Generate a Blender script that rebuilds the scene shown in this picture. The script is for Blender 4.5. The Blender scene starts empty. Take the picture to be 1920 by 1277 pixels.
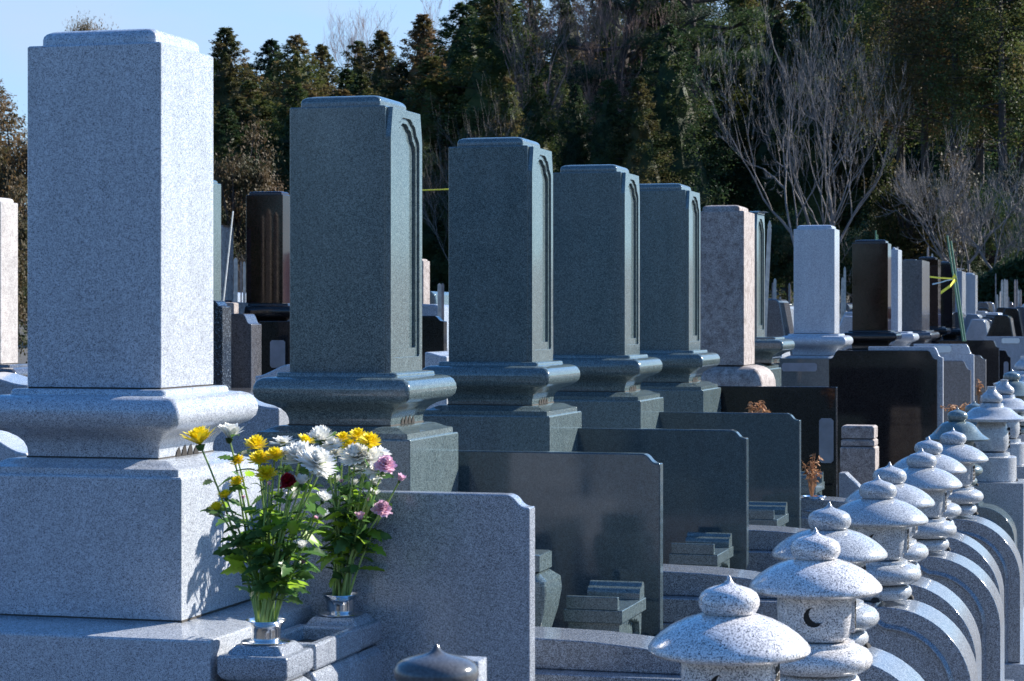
import bpy, math, random
from mathutils import Vector, Matrix
R = math.radians
# ------------------------------------------------------------------ camera, sky, sun, exposure
scn = bpy.context.scene
F = 4220.0; XV = 2132.0; HY = 594.0; ZC = 1.55
TH = math.atan((XV-960)/F); CS, SN = math.cos(TH), math.sin(TH)
cam = bpy.data.cameras.new('camera'); camo = bpy.data.objects.new('camera', cam)
scn.collection.objects.link(camo); scn.camera = camo
camo.location = (0, 0, ZC); camo.rotation_euler = (R(90), 0, TH)
cam.sensor_width = 36; cam.lens = F/1920*36
cam.shift_y = -(638.5-HY)/1920
cam.clip_start = .1; cam.clip_end = 2000
cam.dof.use_dof = True; cam.dof.focus_distance = 6.8; cam.dof.aperture_fstop = 22
SUN_AZ, SUN_EL = R(48), R(29)
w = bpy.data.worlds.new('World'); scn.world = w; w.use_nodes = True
nt = w.node_tree; bg = nt.nodes['Background']
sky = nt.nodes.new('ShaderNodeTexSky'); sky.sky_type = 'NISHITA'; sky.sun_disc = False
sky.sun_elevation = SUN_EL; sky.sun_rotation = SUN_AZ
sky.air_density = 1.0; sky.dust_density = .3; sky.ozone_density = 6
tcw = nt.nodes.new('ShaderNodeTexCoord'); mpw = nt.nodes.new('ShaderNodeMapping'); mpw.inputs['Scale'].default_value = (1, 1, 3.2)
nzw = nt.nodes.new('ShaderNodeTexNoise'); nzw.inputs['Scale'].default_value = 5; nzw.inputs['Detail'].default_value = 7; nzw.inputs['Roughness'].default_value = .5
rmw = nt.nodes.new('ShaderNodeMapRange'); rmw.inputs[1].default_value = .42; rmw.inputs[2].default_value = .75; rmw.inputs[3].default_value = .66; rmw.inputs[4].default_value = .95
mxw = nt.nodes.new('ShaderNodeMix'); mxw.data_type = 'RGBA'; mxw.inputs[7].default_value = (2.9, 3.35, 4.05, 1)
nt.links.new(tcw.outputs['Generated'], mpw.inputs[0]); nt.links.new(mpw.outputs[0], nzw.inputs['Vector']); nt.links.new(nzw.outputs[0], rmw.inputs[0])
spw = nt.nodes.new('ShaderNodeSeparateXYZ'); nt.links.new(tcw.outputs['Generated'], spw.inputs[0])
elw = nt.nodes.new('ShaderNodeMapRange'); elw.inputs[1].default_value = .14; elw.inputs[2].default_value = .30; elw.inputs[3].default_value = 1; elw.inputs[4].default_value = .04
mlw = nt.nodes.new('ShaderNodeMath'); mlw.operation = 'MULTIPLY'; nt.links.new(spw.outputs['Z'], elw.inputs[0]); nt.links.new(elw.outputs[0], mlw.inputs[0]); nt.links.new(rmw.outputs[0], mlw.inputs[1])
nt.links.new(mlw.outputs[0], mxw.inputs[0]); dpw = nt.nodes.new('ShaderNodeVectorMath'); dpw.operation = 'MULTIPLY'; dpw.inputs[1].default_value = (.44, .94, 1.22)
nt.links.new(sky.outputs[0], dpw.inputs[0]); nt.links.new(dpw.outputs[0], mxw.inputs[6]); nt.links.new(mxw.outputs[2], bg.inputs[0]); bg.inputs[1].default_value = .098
sl = bpy.data.lights.new('sun', 'SUN'); sl.energy = 4.75; sl.angle = R(.5); sl.color = (1, .93, .84)
so = bpy.data.objects.new('sun', sl); scn.collection.objects.link(so)
sd = Vector((math.sin(SUN_AZ)*math.cos(SUN_EL), math.cos(SUN_AZ)*math.cos(SUN_EL), math.sin(SUN_EL)))
so.rotation_euler = sd.to_track_quat('Z', 'Y').to_euler()
scn.view_settings.view_transform = 'Standard'; scn.view_settings.look = 'None'
scn.view_settings.exposure = 1.15; scn.view_settings.gamma = 1

# ------------------------------------------------------------------ measuring helpers (pixels of the photo -> metres)
def Xat(px, y):            # world x of the point seen at px that stands at world y
    k = (px-960)/F
    return (k*CS*y-SN*y)/(CS+k*SN)
def Yat(px, x):            # world y for a given world x
    k = (px-960)/F
    return x*(CS+k*SN)/(k*CS-SN)
def ZD(x, y): return -x*SN+y*CS
def Zat(py, x, y): return ZC-(py-HY)*ZD(x, y)/F
def PX(x, y): return 960+F*(x*CS+y*SN)/ZD(x, y)

# ------------------------------------------------------------------ object helpers
def tag(o, label=None, cat=None, group=None, kind=None):
    if label: o['label'] = label
    if cat: o['category'] = cat
    if group: o['group'] = group
    if kind: o['kind'] = kind
    return o
def empty(name, loc=(0, 0, 0), rz=0, label=None, cat=None, group=None):
    o = bpy.data.objects.new(name, None); scn.collection.objects.link(o)
    o.empty_display_size = .1; o.location = loc; o.rotation_euler = (0, 0, rz)
    return tag(o, label, cat, group)
def copy_tree(o, parent=None, loc=None, rz=None, scale=None):
    c = o.copy(); scn.collection.objects.link(c)
    if parent is not None: c.parent = parent
    if loc is not None: c.location = loc
    if rz is not None: c.rotation_euler = (0, 0, rz)
    if scale is not None: c.scale = (scale,)*3 if not isinstance(scale, tuple) else scale
    for ch in [x for x in KIDS.get(o.name, [])]:
        copy_tree(ch, c)
    return c
KIDS = {}
class MB:
    def __init__(s): s.v = []; s.f = []; s.m = []
    def add(s, vs, fs, mi=0):
        n = len(s.v); s.v += [tuple(v) for v in vs]; s.f += [tuple(i+n for i in f) for f in fs]; s.m += [mi]*len(fs); return s
    def box(s, x0, x1, y0, y1, z0, z1, mi=0):
        vs = [(x, y, z) for z in (z0, z1) for y in (y0, y1) for x in (x0, x1)]
        return s.add(vs, [(0, 2, 3, 1), (4, 5, 7, 6), (0, 1, 5, 4), (2, 6, 7, 3), (1, 3, 7, 5), (0, 4, 6, 2)], mi)
    def loft(s, rings, cx=0, cy=0, mi=0, seg=4):
        # rings: (hx, hy, z, r) rounded rectangles
        n = 4*(seg+1); vs = []; fs = []
        for hx, hy, z, r in rings:
            r = max(min(r, hx*.999, hy*.999), 1e-4)
            for q, (sx, sy) in enumerate(((1, 1), (-1, 1), (-1, -1), (1, -1))):
                for i in range(seg+1):
                    a = math.pi/2*(q+i/seg)
                    vs.append((cx+sx*(hx-r)+r*math.cos(a), cy+sy*(hy-r)+r*math.sin(a), z))
        for k in range(len(rings)-1):
            for i in range(n):
                j = (i+1) % n
                fs.append((k*n+i, k*n+j, (k+1)*n+j, (k+1)*n+i))
        fs.append(tuple(range(n-1, -1, -1))); fs.append(tuple((len(rings)-1)*n+i for i in range(n)))
        return s.add(vs, fs, mi)
    def lathe(s, prof, cx=0, cy=0, cz=0, n=40, mi=0, jit=None):
        vs = []; fs = []
        for r, z in prof:
            for i in range(n):
                a = 2*math.pi*i/n
                vs.append((cx+r*math.cos(a), cy+r*math.sin(a), cz+z))
        for k in range(len(prof)-1):
            for i in range(n):
                j = (i+1) % n; fs.append((k*n+i, k*n+j, (k+1)*n+j, (k+1)*n+i))
        fs.append(tuple(range(n-1, -1, -1))); fs.append(tuple((len(prof)-1)*n+i for i in range(n)))
        return s.add(vs, fs, mi)
    def prism(s, poly, a0, a1, axis='y', mi=0):
        # poly in the plane across the axis: y -> (x,z), x -> (y,z), z -> (x,y)
        def P(p, a): return {'y': (p[0], a, p[1]), 'x': (a, p[0], p[1]), 'z': (p[0], p[1], a)}[axis]
        n = len(poly); vs = [P(p, a0) for p in poly]+[P(p, a1) for p in poly]
        fs = [tuple(range(n)), tuple(range(2*n-1, n-1, -1))]
        for i in range(n):
            j = (i+1) % n; fs.append((i, i+n, j+n, j))
        return s.add(vs, fs, mi)
    def band(s, outer, inner, a0, a1, axis='x', mi=0):
        # plate between two loops of equal length (a frame)
        def P(p, a): return {'y': (p[0], a, p[1]), 'x': (a, p[0], p[1]), 'z': (p[0], p[1], a)}[axis]
        n = len(outer)
        vs = [P(p, a) for a in (a0, a1) for lp in (outer, inner) for p in lp]; fs = []
        for i in range(n):
            j = (i+1) % n
            fs += [(i, j, n+j, n+i), (2*n+i, 3*n+i, 3*n+j, 2*n+j), (i, 2*n+i, 2*n+j, j), (n+i, n+j, 3*n+j, 3*n+i)]
        return s.add(vs, fs, mi)
    def tube(s, pts, rad, n=6, mi=0):
        pts = [Vector(p) for p in pts]; vs = []; fs = []
        if not isinstance(rad, (list, tuple)): rad = [rad]*len(pts)
        for k, p in enumerate(pts):
            d = (pts[min(k+1, len(pts)-1)]-pts[max(k-1, 0)])
            if d.length < 1e-9: d = Vector((0, 0, 1))
            d.normalize(); u = d.orthogonal().normalized() if abs(d.z) > .9 else d.cross(Vector((0, 0, 1))).normalized()
            v = d.cross(u)
            for i in range(n):
                a = 2*math.pi*i/n; vs.append(p+(u*math.cos(a)+v*math.sin(a))*rad[k])
        for k in range(len(pts)-1):
            for i in range(n):
                j = (i+1) % n; fs.append((k*n+i, k*n+j, (k+1)*n+j, (k+1)*n+i))
        fs.append(tuple(range(n-1, -1, -1))); fs.append(tuple((len(pts)-1)*n+i for i in range(n)))
        return s.add(vs, fs, mi)
    def mesh(s, name, mats, smooth=True, angle=38):
        me = bpy.data.meshes.new(name); me.from_pydata(s.v, [], s.f)
        for m in (mats if isinstance(mats, (list, tuple)) else [mats]): me.materials.append(m)
        if max(s.m or [0]) > 0: me.polygons.foreach_set('material_index', s.m)
        if smooth:
            me.polygons.foreach_set('use_smooth', [True]*len(s.f)); me.set_sharp_from_angle(angle=R(angle))
        me.update(); return me
    def build(s, name, mats, parent=None, loc=None, bevel=0, smooth=True, angle=38, fixn=True):
        me = s.mesh(name, mats, smooth, angle)
        if fixn:
            import bmesh
            b = bmesh.new(); b.from_mesh(me); bmesh.ops.recalc_face_normals(b, faces=b.faces); b.to_mesh(me); b.free()
        o = link(name, me, parent, loc, bevel)
        if smooth and fixn and len(s.f) < 6000:
            wn = o.modifiers.new('flat_face_normals', 'WEIGHTED_NORMAL'); wn.weight = 100; wn.keep_sharp = True; wn.mode = 'FACE_AREA'
        return o
def link(name, me, parent=None, loc=None, bevel=0):
    o = bpy.data.objects.new(name, me); scn.collection.objects.link(o)
    if parent is not None: o.parent = parent; KIDS.setdefault(parent.name, []).append(o)
    if loc is not None: o.location = loc
    if bevel:
        b = o.modifiers.new('bevel', 'BEVEL'); b.width = bevel; b.segments = 2; b.limit_method = 'ANGLE'; b.angle_limit = R(40)
    return o

# ------------------------------------------------------------------ materials
def mat(name):
    m = bpy.data.materials.new(name); m.use_nodes = True
    nt = m.node_tree; p = nt.nodes['Principled BSDF']; return m, nt, p
def N(nt, t, **k):
    n = nt.nodes.new(t)
    for a, b in k.items():
        if a.startswith('i_'): n.inputs[a[2:].replace('_', ' ')].default_value = b
        else: setattr(n, a, b)
    return n
def coords(nt, rnd=True):
    tc = N(nt, 'ShaderNodeTexCoord')
    if not rnd: return tc.outputs['Object']
    oi = N(nt, 'ShaderNodeObjectInfo'); ad = N(nt, 'ShaderNodeVectorMath', operation='ADD')
    ml = N(nt, 'ShaderNodeVectorMath', operation='MULTIPLY'); ml.inputs[1].default_value = (7, 13, 5)
    nt.links.new(oi.outputs['Random'], ml.inputs[0]); nt.links.new(tc.outputs['Object'], ad.inputs[0]); nt.links.new(ml.outputs[0], ad.inputs[1])
    return ad.outputs[0]
def granite(name, light, mid, dark, grain=260, rough=.14, mix=(.25, .6), spec=.72, weather=.12, wcol=(.12, .1, .09), bump=0, wscale=6):
    m, nt, p = mat(name); L = nt.links
    co = coords(nt)
    v = N(nt, 'ShaderNodeTexVoronoi'); v.inputs['Scale'].default_value = grain
    L.new(co, v.inputs['Vector'])
    sx = N(nt, 'ShaderNodeSeparateColor'); L.new(v.outputs['Color'], sx.inputs[0])
    cr = N(nt, 'ShaderNodeValToRGB'); e = cr.color_ramp.elements
    e[0].position = 0; e[0].color = (*dark, 1); e[1].position = 1; e[1].color = (*light, 1)
    a = e.new(mix[0]); a.color = (*dark, 1); b = e.new(mix[0]+.12); b.color = (*mid, 1); c = e.new(mix[1]); c.color = (*mid, 1); d = e.new(mix[1]+.15); d.color = (*light, 1)
    # clustered grain: the random cell value is pushed up and down by a soft noise
    n = N(nt, 'ShaderNodeTexNoise'); n.inputs['Scale'].default_value = grain*.33; n.inputs['Detail'].default_value = 2
    L.new(co, n.inputs['Vector'])
    mx = N(nt, 'ShaderNodeMath', operation='MULTIPLY_ADD'); L.new(n.outputs['Fac'], mx.inputs[0]); mx.inputs[1].default_value = .8; mx.inputs[2].default_value = -.4
    ad = N(nt, 'ShaderNodeMath', operation='ADD', use_clamp=True); L.new(sx.outputs[0], ad.inputs[0]); L.new(mx.outputs[0], ad.inputs[1])
    L.new(ad.outputs[0], cr.inputs[0])
    # weather patches
    n2 = N(nt, 'ShaderNodeTexNoise'); n2.inputs['Scale'].default_value = wscale; n2.inputs['Detail'].default_value = 6; n2.inputs['Roughness'].default_value = .65
    L.new(co, n2.inputs['Vector'])
    mr = N(nt, 'ShaderNodeMapRange'); mr.inputs[1].default_value = .45; mr.inputs[2].default_value = .75; mr.inputs[4].default_value = weather
    L.new(n2.outputs['Fac'], mr.inputs[0])
    mc = N(nt, 'ShaderNodeMix', data_type='RGBA'); L.new(mr.outputs[0], mc.inputs[0]); L.new(cr.outputs[0], mc.inputs[6]); mc.inputs[7].default_value = (*wcol, 1)
    mp3 = N(nt, 'ShaderNodeMapping'); mp3.inputs['Scale'].default_value = (9, 9, 1.6); L.new(co, mp3.inputs[0])
    n3 = N(nt, 'ShaderNodeTexNoise'); n3.inputs['Scale'].default_value = 2.2; n3.inputs['Detail'].default_value = 5; L.new(mp3.outputs[0], n3.inputs['Vector'])
    m3 = N(nt, 'ShaderNodeMapRange'); m3.inputs[1].default_value = .3; m3.inputs[2].default_value = .7; m3.inputs[3].default_value = .93; m3.inputs[4].default_value = 1.06; L.new(n3.outputs[0], m3.inputs[0])
    n4 = N(nt, 'ShaderNodeTexNoise'); n4.inputs['Scale'].default_value = grain*.12; n4.inputs['Detail'].default_value = 3; L.new(co, n4.inputs['Vector'])
    m4 = N(nt, 'ShaderNodeMapRange'); m4.inputs[1].default_value = .3; m4.inputs[2].default_value = .7; m4.inputs[3].default_value = .87; m4.inputs[4].default_value = 1.13; L.new(n4.outputs[0], m4.inputs[0])
    m5 = N(nt, 'ShaderNodeMath', operation='MULTIPLY'); L.new(m3.outputs[0], m5.inputs[0]); L.new(m4.outputs[0], m5.inputs[1])
    vm = N(nt, 'ShaderNodeVectorMath', operation='SCALE'); L.new(mc.outputs[2], vm.inputs[0]); L.new(m5.outputs[0], vm.inputs['Scale'])
    L.new(vm.outputs[0], p.inputs['Base Color'])
    r2 = N(nt, 'ShaderNodeMapRange'); r2.inputs[1].default_value = .35; r2.inputs[2].default_value = .7; r2.inputs[3].default_value = rough; r2.inputs[4].default_value = min(1, rough*1.5+.03)
    L.new(n2.outputs['Fac'], r2.inputs[0]); L.new(r2.outputs[0], p.inputs['Roughness'])
    p.inputs['Specular IOR Level'].default_value = spec
    if bump:
        bp = N(nt, 'ShaderNodeBump'); bp.inputs['Strength'].default_value = bump; bp.inputs['Distance'].default_value = .002
        L.new(n.outputs['Fac'], bp.inputs['Height']); L.new(bp.outputs[0], p.inputs['Normal'])
    return m
def plain(name, col, rough=.5, metal=0, var=.15, scale=20, trans=0, spec=.5):
    m, nt, p = mat(name); L = nt.links
    n = N(nt, 'ShaderNodeTexNoise'); n.inputs['Scale'].default_value = scale; n.inputs['Detail'].default_value = 4
    L.new(coords(nt), n.inputs['Vector'])
    cr = N(nt, 'ShaderNodeValToRGB'); e = cr.color_ramp.elements
    e[0].position = .3; e[1].position = .7
    e[0].color = (*[c*(1-var) for c in col], 1); e[1].color = (*[min(1, c*(1+var)) for c in col], 1)
    L.new(n.outputs['Fac'], cr.inputs[0]); L.new(cr.outputs[0], p.inputs['Base Color'])
    p.inputs['Roughness'].default_value = rough; p.inputs['Metallic'].default_value = metal; p.inputs['Specular IOR Level'].default_value = spec
    if trans:
        t = N(nt, 'ShaderNodeBsdfTranslucent'); L.new(cr.outputs[0], t.inputs[0])
        mx = N(nt, 'ShaderNodeMixShader'); mx.inputs[0].default_value = trans
        out = nt.nodes['Material Output']; L.new(p.outputs[0], mx.inputs[1]); L.new(t.outputs[0], mx.inputs[2]); L.new(mx.outputs[0], out.inputs[0])
    return m
def foliage(name, cols, scale=.8, trans=.45):
    m, nt, p = mat(name); L = nt.links
    co = coords(nt)
    n = N(nt, 'ShaderNodeTexNoise'); n.inputs['Scale'].default_value = scale; n.inputs['Detail'].default_value = 5; n.inputs['Roughness'].default_value = .7
    L.new(co, n.inputs['Vector'])
    oi = N(nt, 'ShaderNodeObjectInfo')
    ml = N(nt, 'ShaderNodeMath', operation='MULTIPLY_ADD'); L.new(oi.outputs['Random'], ml.inputs[0]); ml.inputs[1].default_value = .22; ml.inputs[2].default_value = -.11
    ad = N(nt, 'ShaderNodeMath', operation='ADD'); L.new(n.outputs['Fac'], ad.inputs[0]); L.new(ml.outputs[0], ad.inputs[1])
    cr = N(nt, 'ShaderNodeValToRGB'); e = cr.color_ramp.elements
    e[0].position = .35; e[0].color = (*cols[0], 1); e[1].position = .66; e[1].color = (*cols[-1], 1)
    for i, c in enumerate(cols[1:-1]): q = e.new(.35+.31*(i+1)/(len(cols)-1)); q.color = (*c, 1)
    L.new(ad.outputs[0], cr.inputs[0]); L.new(cr.outputs[0], p.inputs['Base Color'])
    p.inputs['Roughness'].default_value = .6; p.inputs['Specular IOR Level'].default_value = .3
    t = N(nt, 'ShaderNodeBsdfTranslucent'); L.new(cr.outputs[0], t.inputs[0])
    mx = N(nt, 'ShaderNodeMixShader'); mx.inputs[0].default_value = trans
    out = nt.nodes['Material Output']; L.new(p.outputs[0], mx.inputs[1]); L.new(t.outputs[0], mx.inputs[2]); L.new(mx.outputs[0], out.inputs[0])
    return m
M = {}
M['white'] = granite('white_granite', (.53, .565, .61), (.335, .365, .41), (.115, .13, .16), 860, .16, (.16, .5), weather=.08)
M['gray'] = granite('gray_granite', (.44, .475, .52), (.255, .28, .32), (.09, .105, .13), 860, .14, (.25, .6), weather=.1)
M['green'] = granite('green_stone', (.15, .195, .20), (.08, .113, .12), (.028, .045, .053), 620, .1, (.2, .62), weather=.15, wcol=(.11, .13, .13))
M['greenp'] = granite('polished_green_stone', (.08, .11, .122), (.044, .068, .08), (.02, .035, .044), 620, .07, (.2, .62), weather=.15, wcol=(.08, .095, .1))
M['black'] = granite('black_stone', (.02, .02, .022), (.012, .012, .013), (.007, .007, .008), 400, .05, spec=.4, weather=.1, wcol=(.03, .025, .02))
M['brown'] = granite('dark_brown_stone', (.030, .012, .011), (.018, .008, .008), (.008, .004, .004), 400, .03, spec=.4, weather=.2, wcol=(.035, .018, .014))
M['navy'] = granite('speckled_navy_stone', (.2, .24, .28), (.02, .028, .04), (.01, .013, .02), 260, .1, (.3, .85), weather=.05)
M['kerb'] = granite('dark_kerb_granite', (.33, .365, .41), (.155, .18, .215), (.05, .06, .078), 640, .12, (.25, .6), weather=.1)
M['pink'] = granite('pinkish_granite', (.80, .78, .77), (.60, .585, .58), (.10, .105, .115), 680, .16, (.2, .5), weather=.1)
M['lant'] = granite('lantern_granite', (.58, .60, .61), (.36, .38, .405), (.10, .11, .125), 820, .17, (.22, .55), weather=.15)
M['old'] = granite('weathered_stone', (.42, .37, .34), (.29, .255, .24), (.12, .10, .095), 420, .7, (.2, .6), weather=.75, wcol=(.075, .045, .04), bump=.3, wscale=24)
M['pale'] = granite('pale_stone', (.46, .43, .41), (.38, .355, .34), (.25, .23, .22), 300, .4, weather=.2, wcol=(.35, .3, .28))
M['dgray'] = granite('dark_gray_stone', (.13, .135, .15), (.07, .072, .082), (.03, .031, .036), 420, .1, weather=.15)
M['lgreen'] = granite('green_lantern_stone', (.2, .245, .24), (.135, .175, .17), (.07, .095, .097), 600, .13, weather=.25, wcol=(.1, .12, .11))
M['plate'] = plain('name_plate_stone', (.2, .21, .24), .3)
M['dark'] = plain('painted_hollow_shade', (.02, .018, .016), .9)  # near-black colour stands for the shade inside carved hollows
M['steel'] = plain('stainless_steel', (.72, .72, .72), .16, 1, .06)
M['bronze'] = plain('dark_polished_stone', (.085, .088, .095), .16, 0, .35, 300)
M['joint'] = plain('joint_filler', (.05, .045, .04), .9)
M['wood'] = plain('grave_tablet_wood', (.5, .43, .36), .7, 0, .25, 30)
M['wooddark'] = plain('weathered_tablet_wood', (.22, .19, .18), .8, 0, .3, 30)
M['bamboo'] = plain('green_pole', (.06, .16, .08), .4)
M['yellowtape'] = plain('yellow_tape', (.75, .68, .05), .5)
M['bluetape'] = plain('pale_blue_tape', (.35, .5, .65), .5)
M['dry'] = plain('dried_flower', (.42, .22, .11), .8, 0, .4, 60, .2)
M['stem'] = plain('flower_stem', (.28, .4, .11), .5, 0, .3, 30, .15)
M['leaf'] = plain('flower_leaf', (.085, .18, .05), .4, 0, .5, 14, .5)
M['leafb'] = plain('young_flower_leaf', (.27, .44, .04), .4, 0, .3, 14, .55)
M['yel'] = plain('yellow_petal', (.92, .74, .02), .5, 0, .1, 60, .3)
M['wht'] = plain('white_petal', (.86, .86, .82), .5, 0, .04, 60, .3)
M['pnk'] = plain('pink_petal', (.9, .6, .72), .5, 0, .15, 90, .3)
M['red'] = plain('red_petal', (.38, .004, .02), .5, 0, .3, 90, .2)
M['eye'] = plain('flower_eye', (.3, .3, .05), .8)
M['bark'] = plain('bark', (.05, .04, .035), .9, 0, .4, 6)
M['twig'] = plain('pale_twig', (.155, .14, .132), .8, 0, .3, 3)
M['twigb'] = plain('reddish_twig', (.2, .13, .11), .85, 0, .3, 3)
M['cedar'] = foliage('cedar_foliage', [(.026, .05, .02), (.05, .08, .024), (.095, .11, .03), (.14, .10, .04)])
M['cedarb'] = foliage('browned_cedar_foliage', [(.04, .058, .02), (.085, .08, .028), (.14, .095, .04), (.19, .12, .06)])
M['cedarg'] = foliage('dark_evergreen_foliage', [(.014, .034, .018), (.028, .056, .024), (.055, .08, .026), (.09, .08, .03)])
M['pine'] = foliage('pine_needles', [(.014, .032, .016), (.028, .055, .022), (.06, .09, .03)])
M['hedge'] = foliage('hedge_leaves', [(.015, .035, .016), (.03, .06, .025), (.05, .08, .03)], 2)
M['shrub'] = foliage('dry_shrub_leaves', [(.03, .045, .012), (.08, .055, .022), (.14, .085, .038)], 1.2)

# ------------------------------------------------------------------ setting: ground, path, hill
random.seed(5)
def ground_z(x, y):
    # flat by the near rows, rising to the wooded hill behind
    d = y-20
    z = 0 if d < 0 else min(d, 26)/26*1.55
    if y > 50: z += min((y-50)*.06, 2.5)
    return z
b = MB(); ys = [-60, -20, 0, 10, 20, 24, 28, 32, 36, 40, 46, 50, 55, 60, 70, 80, 95, 120, 300, 900]
xs = [-700, -200, -100, -60, -40, -30, -20, -12, -6, 0, 6, 12, 20, 30, 50, 80, 200, 700]
vs = [(x, y, ground_z(x, y)) for y in ys for x in xs]; n = len(xs)
b.add(vs, [(j*n+i, j*n+i+1, (j+1)*n+i+1, (j+1)*n+i) for j in range(len(ys)-1) for i in range(n-1)])
gm, gnt, gp = mat('gravel_ground')
gn = N(gnt, 'ShaderNodeTexNoise'); gn.inputs['Scale'].default_value = 60; gn.inputs['Detail'].default_value = 6; gnt.links.new(coords(gnt, False), gn.inputs['Vector'])
gn2 = N(gnt, 'ShaderNodeTexNoise'); gn2.inputs['Scale'].default_value = .5; gn2.inputs['Detail'].default_value = 6; gnt.links.new(coords(gnt, False), gn2.inputs['Vector'])
gc = N(gnt, 'ShaderNodeValToRGB'); gc.color_ramp.elements[0].color = (.045, .045, .045, 1); gc.color_ramp.elements[1].color = (.12, .115, .10, 1)
ga = N(gnt, 'ShaderNodeMath', operation='MULTIPLY'); gnt.links.new(gn.outputs[0], ga.inputs[0]); gnt.links.new(gn2.outputs[0], ga.inputs[1])
gm2 = N(gnt, 'ShaderNodeMath', operation='MULTIPLY'); gnt.links.new(ga.outputs[0], gm2.inputs[0]); gm2.inputs[1].default_value = 2
gnt.links.new(gm2.outputs[0], gc.inputs[0]); gnt.links.new(gc.outputs[0], gp.inputs['Base Color']); gp.inputs['Roughness'].default_value = .95
tag(b.build('ground', gm), kind='structure')
b = MB(); b.box(-.28, 2.4, -30, 30, .0, .02)
pm = granite('asphalt', (.12, .115, .11), (.06, .057, .055), (.03, .03, .03), 120, .9, weather=.4, wcol=(.1, .08, .06), bump=.5)
tag(b.build('path', pm), kind='structure')

# ------------------------------------------------------------------ gravestones
HW = .1445
def shaft_mesh(hw, hd, h, r=.004, cap=.03, ins=.024):
    b = MB()
    k = ins/.024
    b.loft([(hd, hw, 0, r), (hd, hw, h-.003, r), (hd-.003, hw-.003, h, r), (hd-ins, hw-ins, h+.001, r*1.5),
            (hd-ins, hw-ins, h+cap*.42, .006), (hd-ins-.0015, hw-ins-.0015, h+cap*.62, .007), (hd-ins-.005*k, hw-ins-.006*k, h+cap*.78, .01),
            (hd-ins-.012*k, hw-ins-.014*k, h+cap*.91, .014), (hd-ins-.022*k, hw-ins-.026*k, h+cap*.98, .02), (hd-ins-.034*k, hw-ins-.042*k, h+cap, .026)])
    return b
def cusp_loop(hw, z0, z1, mrg, cusp=.03):
    # closed loop (y, z) with a stepped, pointed, curved head
    a = hw-mrg; t = z1-mrg*.9
    pts = [(-a+.006, z0+mrg*1.6), (a-.006, z0+mrg*1.6), (a, z0+mrg*1.6+.006)]
    hd = []
    for sgn in (1, -1):
        side = [(a, t-.075), (a-.004, t-.062), (a-.02, t-.048), (a-.028, t-.045), (a-.030, t-.038), (a-.042, t-.02), (a-.058, t-.013), (a-.062, t-.016), (a-.066, t-.008), (a-.085, t), (0.008, t)]
        if sgn == 1: hd += side
        else: hd += [(-y, z) for y, z in reversed(side)]
    return pts+hd+[(-a, z0+mrg*1.6+.006)]
BOWL = [(.150, -.308), (.150, -.297), (.1515, -.286), (.157, -.273), (.167, -.262), (.183, -.252), (.203, -.245), (.218, -.237), (.228, -.226), (.232, -.211), (.2305, -.196), (.224, -.183), (.214, -.175), (.2, -.171), (.180, -.170), (.178, -.168), (.1775, -.162), (.174, -.158), (.168, -.157)]
DAI = [(.23, -.346), (.227, -.341), (.217, -.340), (.2165, -.326), (.213, -.324), (.2, -.322), (.188, -.316), (.174, -.310), (.160, -.308)]
def notches(parent, x, y0, z, s=1.0, n=4):
    b = MB()
    for i in range(n):
        c = y0+(i-(n-1)/2)*.032*s; hh = (.026 if i in (1, 2) else .02)*s
        b.prism([(c-.014*s, z), (c+.014*s, z), (c+.011*s, z+hh*.5), (c+.004*s, z+hh), (c-.002*s, z+hh*.8), (c-.008*s, z+hh*.55)], x-.01, x+.0025, 'x')
    b.build('hollow_shade_piece', M['dark'], parent, smooth=False)  # solid dark pieces, shade painted in place of cut notches
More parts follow.
